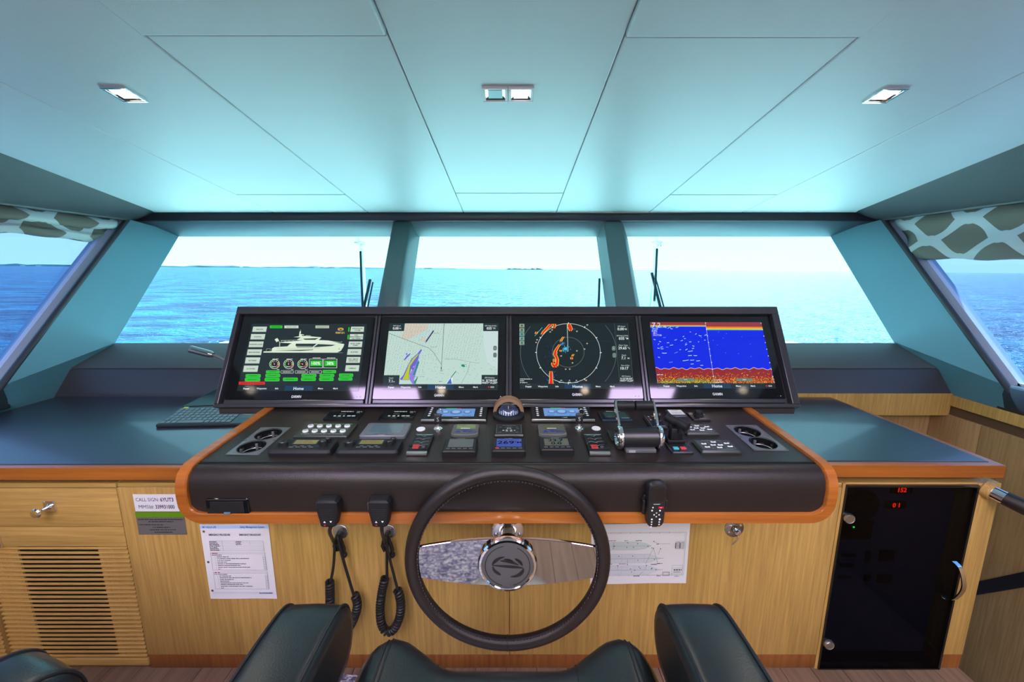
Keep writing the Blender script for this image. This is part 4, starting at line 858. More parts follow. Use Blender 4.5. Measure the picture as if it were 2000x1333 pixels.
def key(u, v, lab, tilt):
    t = thing('ignition_key', lab, 'key', CON(u, v, .0002))
    MB().use(M_CHROME).lathe([(.017, 0), (.017, .003), (.013, .006), (.010, .006), (.009, .004)], 22).build('lock_ring', None, t)
    MB().use(M_BRUSH).box(-.004, .004, -.0012, .0012, .003, .022).build('key_blade', None, t)
    MB(RX(R(-8)) @ RZ(R(tilt))).use(M_BLK).box(-.0135, .0135, -.005, .005, .018, .060, ch=.004).build('key_bow', None, t)
    MB(RX(R(-8)) @ RZ(R(tilt))).use(M_CHROME).tube([(.008+.011*math.cos(a), 0, .064+.011*math.sin(a)) for a in [2*PI*k/16 for k in range(16)]], .0016, 6, True).build('key_ring', None, t)
    p = P(lambda x, y: (x, y)); p.b.M = RX(R(-8)) @ RZ(R(tilt)) @ T(0, -.0053, .039) @ RX(PI/2); p.text('S', 0, 0, .016, (170, 175, 178), 0); p.build('bow_print', t)
key(-.277, .234, 'black headed key standing in its lock left of the compass', 12); key(.252, .238, 'black headed key standing in its lock right of the compass', -6)
def startpanel(u0, u1, lab, sg):
    t, w, h = inst('engine_start_panel', lab, 'panel', u0, .040, u1, .197)
    b = MB().use(M_BLKM)
    o = [(-w, -h), (w, -h), (w, h-.012), (w*.7, h-.002), (0, h), (-w*.7, h-.002), (-w, h-.012)]
    b.extr(o, 0, .010).build('panel_body', None, t)
    p = P(z=.0104)
    for k in range(4):
        y = .058-k*.026; p.line([(-.024, y), (-.014, y+.006), (-.002, y-.004), (.006, y)], .0016, (150, 165, 165), 1); p.line([(.0, y-.008), (.010, y+.004), (.026, y+.006)], .0016, (150, 165, 165), 1)
    p.rect(-w+.003, h-.014, w-.003, h-.009, (110, 150, 140), 1); p.smudge(-.022, .02, -.068, .007, LT, 1, 9); p.build('panel_print', t)
    for y in (-.026, -.040): MB().use(mat('red_button', (.62, .05, .05), rough=.35)).box(-.022, .0, y-.005, y+.005, .010, .0145, ch=.001).build('start_button', None, t)
    MB().use(M_GREYP).lathe([(.006, 0), (.006, .004), (.004, .005)], 14, (.014, -.034, .010)).build('stop_button', None, t)
    MB().use(M_CLEAR).box(-w-.001, w+.001, -.056, -.016, .010, .019, ch=.002).build('clear_cover', None, t)
    MB().use(M_BRUSH).box(-w-.001, w+.001, -h-.001, -h+.012, .002, .013, ch=.002).build('silver_lip', None, t)
startpanel(-.346, -.280, 'narrow engine start panel with red buttons, left of the wheel', -1); startpanel(.256, .322, 'narrow engine start panel with red buttons, right of the wheel', 1)
def keypad(u0, u1, lcd, lab):
    t, w, h = inst('autopilot_keypad', lab, 'control panel', u0, .167, u1, .270)
    o = [(-w+.006, h), (w-.006, h), (w-.001, h-.006), (w, -h+.014), (w*.8, -h+.004), (w*.35, -h), (-w*.35, -h), (-w*.8, -h+.004), (-w, -h+.014), (-w+.001, h-.006)]
    b = MB().use(mat('olive_grey_plastic', (.085, .095, .085), rough=.45)); b.loft([[(*q, 0) for q in o], [(*q, .009) for q in o], [(q[0]*.94, q[1]*.94, .012) for q in o]]).build('panel_body', None, t)
    p = P(z=.0124); p.rect(-w+.016, .004, w-.014, h-.006, lcd, 0); p.smudge(-w+.02, 0, .036, .005, (60, 70, 50), 1, 2); p.rect(-.018, .003, .016, .009, (210, 215, 210), 1)
    BL = (34, 52, 130)
    p.poly([(-.036, -.032), (-.014, -.032), (-.025, -.008)], BL, 1); p.poly([(-.012, -.010), (.010, -.010), (-.001, -.034)], BL, 1); p.ring(.018, -.021, .011, .003, BL, 1); p.ring(.040-.006, -.024, .009, .003, BL, 1); p.circle(.018, -.021, .005, BL, 1); p.build('panel_print', t)
keypad(-.221, -.122, (112, 132, 80), 'olive grey autopilot keypad with blue arrow keys, left of centre'); keypad(.097, .198, (84, 88, 66), 'olive grey autopilot keypad with blue arrow keys, right of centre')
t, w, h = inst('thruster_keypad', 'black square keypad with white symbols in front of the compass', 'control panel', -.064, .167, .042, .265)
MB().use(M_BLKM).slab(-w, w, -h, h, 0, .013, r=.004, ch=.004).build('panel_body', None, t)
MB().use(M_BRUSH).box(-w+.002, w-.002, -h-.001, -h+.004, .004, .011, ch=.001).build('silver_lip', None, t)
p = P(z=.0134); p.frame(-w+.008, -h+.012, w-.008, h-.008, .001, (110, 125, 120), 1); p.smudge(-.025, .025, h-.013, .004, (130, 145, 140), 1, 3)
p.ring(0, .008, .008, .0025, LT, 1, ry=.006); p.ring(0, .002, .022, .0015, (120, 135, 130), 1, 40, 140)
for x in (-.008, .008):
    for y in (-.008, -.018): p.poly([(x-.006, y-.004), (x+.006, y-.004), (x, y+.004)], LT, 1)
for x, y in ((-.03, .02), (.03, .02), (.032, .004), (-.032, -.028), (.03, -.028)): p.smudge(x-.006, x+.006, y, .004, (150, 160, 158), 1, int(x*999))
p.smudge(-.024, -.016, -.013, .010, LT, 1, 5); p.smudge(.018, .024, -.013, .010, LT, 1, 6); p.build('panel_print', t)
def mfd(u0, u1, v0, v1, lab, lcdcol, e, lines, red=False):
    t, w, h = inst('instrument_display', lab, 'display', u0, v0, u1, v1)
    MB().use(M_BLKM).slab(-w, w, -h, h, 0, .022, r=.005, ch=.004).build('display_body', None, t)
    MB().use(M_BRONZE).box(-w+.004, w-.004, -h+.0015, -h+.009, .012, .0215, ch=.003).build('lower_lip', None, t)
    p = P(z=.0224, e=e); p.rect(-w+.015, -h+.034, w-.013, h-.010, lcdcol, 0)
    for tx, x, y, s, c in lines: p.text(tx, x, y, s, c, 1, bold=True)
    p.build('lcd', t)
    for k in range(5):
        x = -w+.018+k*(2*w-.036)/4
        MB().use(mat('red_button', (.62, .05, .05), rough=.35) if (red and k == 0) else M_GREYP).box(x-.006, x+.006, -h+.019, -h+.024, .0215, .0238, ch=.0008).build('key', None, t)
    q = P(z=.0224); q.smudge(-.014, .014, h-.006, .004, (150, 155, 155), 1, 2); q.build('bezel_print', t)
mfd(-.229, -.118, .033, .152, 'square instrument display with a blank grey screen, left of three', (82, 88, 84), 0, [])
mfd(-.067, .045, .036, .153, 'square instrument display with a blue screen reading 269, middle of three', (78, 98, 190), .75, [('269', -.010, .014, .027, (14, 20, 46)), ('\u00b0M', .031, .014, .015, (14, 20, 46))], True)
mfd(.0945, .2045, .044, .155, 'square instrument display with a grey screen reading 23.7 over 0.0, right of three', (136, 150, 142), .35, [('23.7', 0, .0285, .021, (16, 20, 18)), ('0.0', 0, .0, .021, (16, 20, 18))])
def engine(u0, u1, v0, v1, lab):
    t, w, h = inst('engine_display', lab, 'display', u0, v0, u1, v1)
    MB().use(M_BLKM).slab(-w, w, -h, h, 0, .013, r=.004, ch=.003).build('display_body', None, t)
    MB().use(M_BRUSH).box(-w, w, -h, -h+.010, .002, .014, ch=.003).build('silver_lip', None, t)
    p = P(z=.0134, e=.8); x0, x1, y0, y1 = -w+.052, w-.050, -h+.036, h-.016
    p.rect(x0, y0, x1, y1+.008, (24, 38, 54), 0); p.rect(x0, y0, x1, y1-.004, (120, 166, 226), 1); p.rect(x0+.03, y1-.004, x0+.075, y1+.002, (50, 190, 50), 1); p.rect(x0+.075, y1-.004, x0+.092, y1+.002, (200, 40, 50), 1)
    for x, r_ in ((x0+.032, .016), ((x0+x1)/2, .024), (x1-.030, .016)): p.circle(x, (y0+y1)/2, r_, (84, 132, 214), 2, 20, r_*1.0); p.circle(x, (y0+y1)/2+.004, r_*.7, (160, 200, 246), 3, 16)
    p.smudge(x0+.01, x0+.04, y0+.008, .007, (60, 90, 150), 3, 1); p.smudge(x1-.045, x1-.01, y0+.008, .007, (60, 90, 150), 3, 2); p.build('lcd', t)
    q = P(z=.0136); q.text('m', 0, -h+.022, .008, LT, 1); q.smudge(.004, .02, -h+.022, .007, LT, 1, 1); q.build('bezel_print', t)
    for sx_ in (-w+.026, w-.024):
        for k in range(5): MB().use(M_BLK).lathe([(.009, 0), (.009, .003), (.007, .005)], 14, (sx_, -h+.036+k*.021, .012)).use(M_WHITE).lathe([(.0055, .0048), (.0045, .0056)], 10, (sx_, -h+.036+k*.021, .012)).build('key', None, t)
engine(-.353, -.100, .285, .426, 'wide engine display with blue gauges, left of the compass'); engine(.076, .322, .288, .431, 'wide engine display with blue gauges, right of the compass')
t, w, h = inst('stabiliser_display', 'black stabiliser touch screen standing between the right engine display and the throttle levers', 'display', .350, .296, .470, .393)
MB().use(M_BLK).slab(-w, w, -h, h, 0, .010, r=.004, ch=.003).build('display_body', None, t)
MB().use(mat('blue_sheen_lip', (.05, .12, .20), rough=.12, metal=.6)).box(-w+.002, w-.002, -h-.001, -h+.008, .002, .010, ch=.002).build('lower_lip', None, t)
p = P(z=.0104, e=.35); p.rect(-w+.018, -h+.022, w-.014, h-.020, (70, 104, 104), 0); p.build('lcd', t); p = P(z=.0106); p.text('TRAC LINK', 0, h-.010, .008, LT, 1, bold=True); p.smudge(.02, .05, -h+.015, .006, LT, 1, 1); p.build('bezel_print', t)
t, w, h = inst('thruster_joystick', 'black thruster joystick panel partly hidden behind the throttle levers', 'control panel', .518, .228, .583, .348, rot=0)
MB().use(M_BLKM).slab(-w, w, -h, h, 0, .010, r=.004, ch=.003).build('panel_body', None, t)
MB().use(M_BLK).lathe([(.013, 0), (.011, .012), (.006, .014), (.005, .026), (.009, .034), (.004, .042)], 18, (.008, -.018, .010)).build('joystick', None, t)
p = P(z=.0104)
for k, c in enumerate(((200, 205, 205), (200, 80, 60), (200, 205, 205))): p.circle(-.012, .045-k*.016, .004, c, 1)
p.smudge(0, .024, .050, .005, LT, 1, 1); p.smudge(.005, .026, -.048, .005, LT, 1, 2); p.line([(-.024, -.055), (-.024, .055)], .0012, (120, 130, 128), 1); p.build('panel_print', t)
t, w, h = inst('remote_box', 'small dark box with a white label on its lid, behind the twin thruster lever', 'box', .620, .306, .687, .397)
MB().use(mat('blue_black_plastic', (.022, .028, .04), rough=.4)).slab(-w, w, -h, h, 0, .020, r=.005, ch=.003).build('box_body', None, t)
p = P(z=.0204); p.rect(-w+.008, -h+.018, w-.004, h-.004, (205, 208, 206), 0); p.rect(-.01, h-.016, .016, h-.011, (190, 70, 60), 1); p.smudge(-w+.014, w-.012, .0, .005, (120, 124, 122), 1, 1); p.smudge(-w+.014, w-.016, -.010, .005, (120, 124, 122), 1, 2); p.build('label', t)
t, w, h = inst('rotary_switch', 'black square panel with a round dial at the back right of the console', 'switch', .710, .304, .778, .378)
MB().use(M_BLK).slab(-w, w, -h, h, 0, .006, r=.003, ch=.0015).build('panel_body', None, t)
MB().use(M_BLKM).lathe([(.020, 0), (.020, .004), (.016, .006), (.015, .018), (.012, .021), (.004, .020)], 24, (.002, .006, .006)).build('dial', None, t)
p = P(z=.0064); p.smudge(-w+.004, -.014, .030, .006, LT, 1, 1); p.smudge(-w+.003, -.016, .018, .006, LT, 1, 2); p.circle(.0, -.022, .0025, (220, 40, 40), 1); p.text('AUTO', .004, -.030, .007, LT, 1); p.circle(.026, .012, .003, LT, 1); p.build('panel_print', t)
def lights(u0, u1, v0, v1, lab):
    t, w, h = inst('light_switch_panel', lab, 'panel', u0, v0, u1, v1)
    MB().use(M_OLIVE).slab(-w, w, -h, h, 0, .012, r=.004, ch=.006).build('panel_body', None, t)
    p = P(z=.0124); g = (120, 135, 118); p.frame(-w+.014, -h+.016, w-.012, h-.016, .0012, g, 1); p.line([(-w+.046, h-.016), (-w+.046, -h+.018)], .0012, g, 1); p.line([(w-.040, h-.016), (w-.040, -h+.018)], .0012, g, 1)
    p.smudge(-.035, .03, h-.010, .005, g, 1, 1); p.smudge(-.01, .045, -h+.011, .004, g, 1, 2); p.build('panel_print', t)
    for x, y in ((0, h-.024), (-.010, .0), (.014, .0), (.004, -.020), (w-.025, .014), (w-.024, -.012), (-w+.030, -.016), (-w+.028, .010)):
        MB().use(M_WHITE).box(x-.0085, x+.0085, y-.004, y+.004, .0118, .0140, ch=.0008).use(M_OLIVE).box(x-.003, x+.003, y, y+.0045, .0138, .0146).build('key', None, t)
lights(.632, .750, .179, .272, 'dark green light switch panel, the rear one beside the right cup holder'); lights(.627, .759, .051, .148, 'dark green light switch panel, the front one beside the right cup holder')
# compass
t = thing('compass', 'black ball compass with a blue card under a bronze hood at console centre', 'compass', CON(-.014, .350, .0003))
MB().use(M_BLKM).lathe([(.064, 0), (.064, .010), (.058, .016), (.050, .018), (.047, .014)], 32).build('base_ring', None, t)
MB().use(mat('navy_card', (.02, .03, .10), rough=.3)).sphere((0, 0, .010), .040, 28, 8, 0, .75).build('card', None, t)
p = P(); p.e = 0
for k in range(24):
    a = 2*PI*k/24; r0, zz = .0385, .020
    p.b.use(ink((215, 225, 240))); q = [(.0405*math.cos(a+d)*s_, .0405*math.sin(a+d)*s_, z_) for d, s_, z_ in ((-.05, .985, .019), (.05, .985, .019), (.05, .90, .029 if k % 3 else .033), (-.05, .90, .029 if k % 3 else .033))]; p.b.face(q)
for tx, a in (('330', 120), ('N', 90), ('30', 60), ('3', 250), ('21', 290)):
    pass
p.build('card_marks', t)
bb = P(lambda x, y: (x, y)); bb.b.M = T(0, -.030, .030) @ RX(R(62))
for tx, x in (('21', -.017), ('S', 0), ('15', .017)): bb.text(tx, x, .006-abs(x)*.25, .009, (235, 240, 245), 0, bold=True)
bb.build('card_letters', t)
MB().use(mat('blue_bowl', (.03, .07, .42), rough=.25)).sphere((0, 0, .004), .0405, 28, 5, 0, .35).build('bowl', None, t)
MB().use(mat('yellow_pin', (.75, .65, .05), rough=.4)).cyl((0, -.026, .034), (0, -.022, .052), .0012, n=8).build('lubber_pin', None, t)
MB().use(glass_mat('dome_glass', (.93, .96, .97), .06)).sphere((0, 0, .010), .0475, 32, 10, .05, .999).build('dome', None, t)
hd = MB().use(mat('bronze_hood', (.26, .155, .085), rough=.45)); n = 24
hd.loft([[(rr*math.cos(R(180*k/n)), y_, .010+rr*math.sin(R(180*k/n))) for rr, y_ in ((.049, .004), (.062, .006), (.062, .040), (.049, .040))] for k in range(n+1)]).build('hood', None, t)
# throttle
t = thing('throttle', 'chrome and black twin throttle control with tall levers, right of the wheel', 'throttle', CON(.428, .092, .0003))
MB().use(M_GREYP).box(-.050, .052, -.034, .052, 0, .014, ch=.003).build('base_plate', None, t)
P_ = P(lambda x, y: (x, y)); P_.b.M = T(-.028, -.0345, .007) @ RX(PI/2); P_.rect(-.012, -.005, .010, .005, (150, 152, 155), 0); P_.build('maker_plate', t)
MB().use(M_BLK).cyl((-.062, 0, .042), (.062, 0, .042), .034, n=32).build('drum', None, t)
for s_ in (-1, 1):
    d_ = MB(T(.064*s_, 0, .042) @ RY(R(90*s_))).use(M_CHROME).lathe([(.036, -.006), (.041, -.004), (.042, .004), (.039, .010), (.030, .011), (.026, .005), (.012, .004), (.010, .008)], 32).build('end_disc', None, t)
    lv = MB().use(M_CHROME); pts = [(.064*s_, .010, .070), (.066*s_, .030, .092), (.067*s_, .058, .118), (.066*s_, .074, .136), (.062*s_, .080, .143)]
    lv.loft([[(x-.0035, y-.0075, z+.004), (x+.0035, y-.0075, z+.004), (x+.0035, y+.0075, z-.004), (x-.0035, y+.0075, z-.004)] for x, y, z in smooth_pts(pts, 4)]).build('lever', None, t)
    MB().use(M_BLKM).cyl((.003*s_, .072, .126), (.063*s_, .072, .126), .0165, n=24).build('handle', None, t)
kp = MB().use(mat('dark_green_plate', (.02, .05, .045), rough=.3)); o = rrect(-.062, .062, .030, .098, .02, 5)
kp.loft([[(x, y, .010) for x, y in o], [(x, y, .036+(.062-y)*.10) for x, y in o]]).build('keypad', None, t)
for x, y in ((-.026, .084), (.030, .084), (-.034, .064), (-.016, .064), (.020, .064), (.038, .064), (-.024, .046), (.028, .046)): MB(T(x, y, .036+(.062-y)*.10)).use(M_WHITE).loft([[(*q, 0) for q in circ(0, 0, .014, 16, .0065)], [(*q, .002) for q in circ(0, 0, .012, 16, .005)]]).build('key', None, t)
MB(T(-.064, .072, 0)).use(M_OLIVE).box(-.016, .0, -.03, .04, 0, .012, ch=.002).build('side_plate', None, t)
# twin thruster lever
t, w, h = inst('thruster_lever', 'black twin-head thruster lever on a small plate with cyan and red buttons', 'lever', .530, .051, .602, .167)
MB().use(M_BLK).slab(-w, w, -h, h, 0, .008, r=.004, ch=.003).build('base_plate', None, t)
for x, c, nm in ((-.016, (.06, .45, .55), 'cyan_button'), (.008, (.60, .04, .05), 'red_button')): MB().use(mat(nm, c, rough=.3)).box(x-.009, x+.009, -.042, -.028, .008, .0125, ch=.001).build('button', None, t)
MB().use(M_BLKM).box(-.030, .032, .0, .040, .008, .020, ch=.004).box(-.020, .022, .004, .034, .018, .062, ch=.005).build('pedestal', None, t)
for x, y, nm in ((-.010, .034, 'head'), (.012, -.002, 'head')):
    MB().use(M_BLKM).cyl((x-.012, y+.016, .085), (x+.012, y-.016, .078), .0155, n=20).cyl((x, y, .05), (x, y, .078), .012, .010, n=12).build('lever_head', None, t)
# cup holders
def cups(u0, u1, v0, v1, cs, lab):
    t, w, h = inst('cup_holder', lab, 'cup holder', u0, v0, u1, v1); cu, cv = (u0+u1)/2, (v0+v1)/2
    pl = MB().use(mat('teal_grey_plate', (.10, .11, .115), rough=.25)); ym = (cs[0][1]+cs[1][1])/2-cv
    for (cx, cy_), (ya, yb) in zip(cs, ((ym, h), (-h, ym))):
        cx -= cu; cy_ -= cv; r_ = .0425; n = 40; A, B_ = [], []
        for k in range(n):
            a = 2*PI*k/n; dx, dy = math.cos(a), math.sin(a)
            tt = min(((w-cx)/dx if dx > 1e-6 else 9), ((-w-cx)/dx if dx < -1e-6 else 9), ((yb-cy_)/dy if dy > 1e-6 else 9), ((ya-cy_)/dy if dy < -1e-6 else 9))
            A.append((cx+dx*tt, cy_+dy*tt)); B_.append((cx+dx*r_, cy_+dy*r_))
        pl.loft([[(*q, .0025) for q in A], [(*q, .0025) for q in B_], [(*q, -.001) for q in B_]], cap=(False, False))
    pl.build('plate', None, t)
    MB().use(M_GREYP).tube([(-w, -h, .001), (w, -h, .001), (w, h, .001), (-w, h, .001)], .0022, 6, True).build('plate_edge', None, t)
    for cx, cy_ in cs:
        cx -= cu; cy_ -= cv
        MB().use(M_BGL).lathe([(.0425, .004), (.0440, .004), (.0440, .001), (.0425, .001), (.040, -.020), (.037, -.024), (.036, -.070), (.002, -.070)], 36, (cx, cy_, 0), cap=(False, True)).build('cup', None, t)
        MB().use(M_BRUSH).tube([(cx+.038*math.cos(2*PI*k/32), cy_+.038*math.sin(2*PI*k/32), -.022) for k in range(32)], .0012, 6, True).build('cup_band', None, t)
        for a in (100, 185, 265): MB(T(cx, cy_, 0) @ RZ(R(a))).use(M_GREYP).box(.033, .040, -.004, .004, -.034, -.006, ch=.001).build('spring_clip', None, t)
cups(-.9445, -.8355, .0475, .2425, ((-.886, .190), (-.890, .098)), 'double cup holder at the left end of the console')
cups(.8155, .9295, .0755, .2615, ((.868, .212), (.874, .124)), 'double cup holder at the right end of the console')
# ================================================================== STEERING WHEEL
wh = thing('steering_wheel', 'large brown leather steering wheel with a mirror steel centre plate', 'steering wheel', FRONT(-.0135, .864, 1.10))
rim = MB().use(M_WHEEL); n = 96
rim.loft([[((.293+.0215*math.cos(2*PI*j/14))*math.cos(2*PI*k/n), (.293+.0215*math.cos(2*PI*j/14))*math.sin(2*PI*k/n), .0215*math.sin(2*PI*j/14)) for j in range(14)] for k in range(n+1)], cap=(False, False)).build('rim', None, wh)
MB().use(M_SEAM).tube([(.2735*math.cos(2*PI*k/96), .2735*math.sin(2*PI*k/96), .010) for k in range(96)], .0022, 5, True).build('stitching', None, wh)
stt = MB().use(mat('tan_thread', (.10, .07, .055), rough=.7))
for k in range(170):
    a = 2*PI*k/170; a2 = a+.012; z1, z2 = (.006, .014) if k % 2 else (.014, .006)
    stt.tube([(.2738*math.cos(a), .2738*math.sin(a), z1+.002), (.2725*math.cos(a2), .2725*math.sin(a2), z2+.002)], .0012, 4)
tag(stt.build('thread_stitches', None, wh), kind='stuff')
MB().use(M_WHEEL).tube([(.0216*math.cos(2*PI*k/16), -.293+.0220*math.sin(2*PI*k/16)*1.0, .0220*math.sin(2*PI*k/16)) if False else (0, -.293+.0220*math.cos(2*PI*k/16), .0220*math.sin(2*PI*k/16)) for k in range(16)], .0016, 5, True).build('leather_joint', None, wh)
top = [(-.272+.544*i/24, .052+.029*(1-((i-12)/12)**2)) for i in range(25)]
plate = [(x, y) for x, y in top]+[(x, -y) for x, y in top[::-1]]
pm = MB().use(M_STEEL).loft([[(*q, -.004) for q in plate], [(*q, .004) for q in plate], [(q[0]*.994, q[1]*.98, .0055) for q in plate]]).build('spoke_plate', None, wh, sharp=15)
MB().use(M_CHROME).lathe([(.090, .004), (.090, .016), (.086, .021), (.080, .022), (.077, .019)], 48, (.0, 0, 0)).build('hub_cap', None, wh)
MB().use(mat('matt_grey_metal', (.10, .10, .105), rough=.42, metal=.3)).lathe([(.079, .010), (.079, .019), (.076, .0205), (.002, .0205)], 48).build('hub_face', None, wh)
em = P(z=.0209); DKE = (22, 22, 24)
em.ring(0, 0, .0685, .0022, DKE, 0, 100, 255, 40); em.ring(0, 0, .0685, .0022, DKE, 0, 285, 425, 40)
def stroke(pts, w0, w1, c=DKE):
    s_ = smooth_pts([(x, y, 0) for x, y in pts], 6); n_ = len(s_)
    for i in range(n_-1):
        a, b_ = s_[i], s_[i+1]; d_ = (b_-a); l = d_.length or 1; nx, ny = -d_.y/l, d_.x/l
        f = lambda t: w0+(w1-w0)*math.sin(PI*t)
        wa, wb = f(i/(n_-1))*.8, f((i+1)/(n_-1))*.8
        em.poly([(a.x+nx*wa, a.y+ny*wa), (b_.x+nx*wb, b_.y+ny*wb), (b_.x-nx*wb, b_.y-ny*wb), (a.x-nx*wa, a.y-ny*wa)], c, 1)
stroke([(-.008, .032), (-.026, .026), (-.040, .014), (-.046, .004)], .001, .0065); stroke([(-.022, .018), (-.004, .017), (.016, .012), (.034, .004)], .001, .006); stroke([(-.012, .024), (.004, .022), (.018, .016)], .001, .004)
stroke([(.022, .026), (.036, .016), (.045, .002)], .001, .006); stroke([(-.046, .003), (-.010, .0), (.024, -.003), (.048, -.006)], .001, .006); stroke([(-.044, .0), (-.040, -.014), (-.026, -.026), (-.020, -.030)], .001, .006); stroke([(.048, -.007), (.044, -.020), (.030, -.032), (.008, -.036)], .001, .0075)
em.build('hub_emblem', wh)
sh = MB().use(M_BLKM).cyl((0, 0, -.002), (0, -.02, -.10), .05, .04, 24); sh.build('hub_boss', None, wh)
col_ = MB().use(M_BRUSH).cyl((0, -.02, -.09), (-.003, -.176, -.395), .022, .022, 20); col_.build('column_shaft', None, wh)
fl_ = thing('column_flange', 'round chrome flange with bolts where the wheel shaft meets the oak front', 'flange', FRONT(-.018, .683, YF))
MB().use(M_CHROME).lathe([(.066, 0), (.066, .006), (.060, .010), (.030, .011), (.026, .020)], 36).build('plate', None, fl_)
for k in range(5):
    a = R(54+72*k); MB(T(.050*math.cos(a), .050*math.sin(a), .010)).use(M_STEEL).lathe([(.008, 0), (.008, .003), (.005, .006), (.001, .007)], 12).build('bolt', None, fl_)
MB().use(M_BRUSH).cyl((0, .0, .012), (0, .055, .05), .014, n=16).build('cable_gland', None, fl_)
# ================================================================== THINGS ON THE CONSOLE FRONT
def mic(x, lab, r):
    t = thing('radio_microphone', lab, 'microphone', FRONT(x, 1.013, 1.1485))
    def ring(wt, z, k=1): return [(px, py, z) for px, py in [(-.033*k, .036), (-.026*k, .046*k), (.026*k, .046*k), (.033*k, .036), (.034*k, .012), (.024*k, -.040), (.016*k, -.047*k), (-.016*k, -.047*k), (-.024*k, -.040), (-.034*k, .012)]]
    MB().use(M_BLKM).loft([ring(1, .004), ring(1, .024), ring(1, .032, .94), ring(1, .035, .80)]).build('mic_body', None, t, sharp=25)
    for k in range(6): MB().use(M_BLK).box(-.022+.0012*k, .022-.0012*k, .014-.0068*k, .0175-.0068*k, .0345, .0362).build('grille_bar', None, t)
    MB().use(M_GREYP).box(-.037, -.032, .005, .032, .010, .024, ch=.002).build('talk_button', None, t)
    p = P(z=.0356); p.poly([(-.013, -.028), (-.005, -.028), (-.009, -.022)], (225, 232, 235), 0); p.poly([(.006, -.022), (.014, -.022), (.010, -.028)], (225, 232, 235), 0); p.circle(-.009, -.036, .003, (150, 30, 50), 0); p.build('key_marks', t)
    MB().use(M_BLK).box(-.012, .012, -.006, .020, -.001, .005, ch=.001).build('hanger', None, t)
    # cord, lying in front of the oak panel
    c = MB()
    return t
def cord(t, M, straight1, coil, straight2, rad=.0185):
    Mi_ = M.inverted(); loc = lambda p: Mi_ @ Vector(p)
    MB().use(M_RUB).tube([loc(p) for p in smooth_pts(straight1, 6)], .0058, 8).build('cord_lead', None, t)
    MB().use(M_RUB).tube([loc(p) for p in smooth_pts(straight2, 6)], .0058, 8).build('cord_lead', None, t)
    s_ = smooth_pts(coil, 24); L_ = [0]
    for a, b_ in zip(s_, s_[1:]): L_.append(L_[-1]+(b_-a).length)
    pitch = .0125; per = 12; N_ = int(L_[-1]/pitch*per); pts = []; j = 0; A = None
    for i in range(N_+1):
        d = L_[-1]*i/N_
        while j < len(L_)-2 and L_[j+1] < d: j += 1
        tt = (d-L_[j])/max(1e-9, L_[j+1]-L_[j]); c_ = s_[j].lerp(s_[j+1], tt); tg = (s_[j+1]-s_[j]).normalized()
        A = tg.orthogonal().normalized() if A is None else (A-tg*A.dot(tg)).normalized(); B_ = tg.cross(A); a = 2*PI*i/per
        pts.append(loc(c_+(A*math.cos(a)+B_*math.sin(a))*(rad-.0045)))
    MB().use(M_RUB).tube(pts, .0050, 6).build('coiled_cord', None, t)
YC = 1.462
def P1(x, z, y=YC): return (x, y, z)
m1 = mic(-.5605, 'black hand microphone on a coiled cord, the left one of two on the console front', 1)
cord(m1, FRONT(-.5605, 1.013, 1.1485), [P1(-.557, .966, 1.136), P1(-.575, .93, 1.15), P1(-.700, .70, 1.42), P1(-.716, .643), P1(-.728, .55), P1(-.745, .48)], [P1(-.748, .482), P1(-.752, .42), P1(-.757, .34), P1(-.752, .278), P1(-.72, .248), P1(-.682, .266), P1(-.654, .322), P1(-.642, .375), P1(-.650, .418)], [P1(-.655, .42), P1(-.674, .52), P1(-.690, .61), P1(-.700, .68), P1(-.708, .675, 1.49)])
m2 = mic(-.4035, 'black hand microphone on a coiled cord, the right one, nearer the steering wheel', 2)
cord(m2, FRONT(-.4035, 1.013, 1.1485), [P1(-.403, .966, 1.136), P1(-.41, .93, 1.15), P1(-.500, .70, 1.42), P1(-.506, .64), P1(-.510, .55), P1(-.512, .50)], [P1(-.520, .497), P1(-.535, .44), P1(-.548, .36), P1(-.548, .285), P1(-.530, .243), P1(-.50, .250), P1(-.474, .30), P1(-.462, .36), P1(-.466, .42), P1(-.474, .444)], [P1(-.472, .446), P1(-.487, .53), P1(-.500, .61), P1(-.506, .68), P1(-.511, .675, 1.49)])
for x, lab in ((-.708, 'round grey hook plate with a knotted black strap behind the left microphone cord'), (-.511, 'round grey hook plate with a knotted black strap behind the right microphone cord')):
    t = thing('cord_hook', lab, 'hook', FRONT(x, .676, YF))
    MB().use(M_BRUSH).lathe([(.0315, 0), (.0315, .004), (.029, .006), (.004, .006)], 28).build('plate', None, t)
    for a in (60, 180, 300): MB(T(.022*math.cos(R(a)), .022*math.sin(R(a)), .006)).use(M_CHROME).lathe([(.0035, 0), (.003, .002), (.001, .0025)], 10).build('screw', None, t)
    MB().use(M_BLK).cyl((0, 0, .005), (0, 0, .030), .010, n=14).build('hook_post', None, t)
    MB().use(M_RUB).tube([(0, .004, .028), (-.012, -.02, .030), (-.018, -.045, .030), (-.010, -.066, .031), (.002, -.062, .032), (.0, -.03, .032)], .0075, 8).build('strap', None, t)
    MB().use(M_RUB).tube([(.003, .0, .028), (.012, -.03, .028), (.020, -.06, .028), (.018, -.085, .028)], .0075, 8).sphere((.018, -.088, .028), .0135, 12, 8).build('strap', None, t)
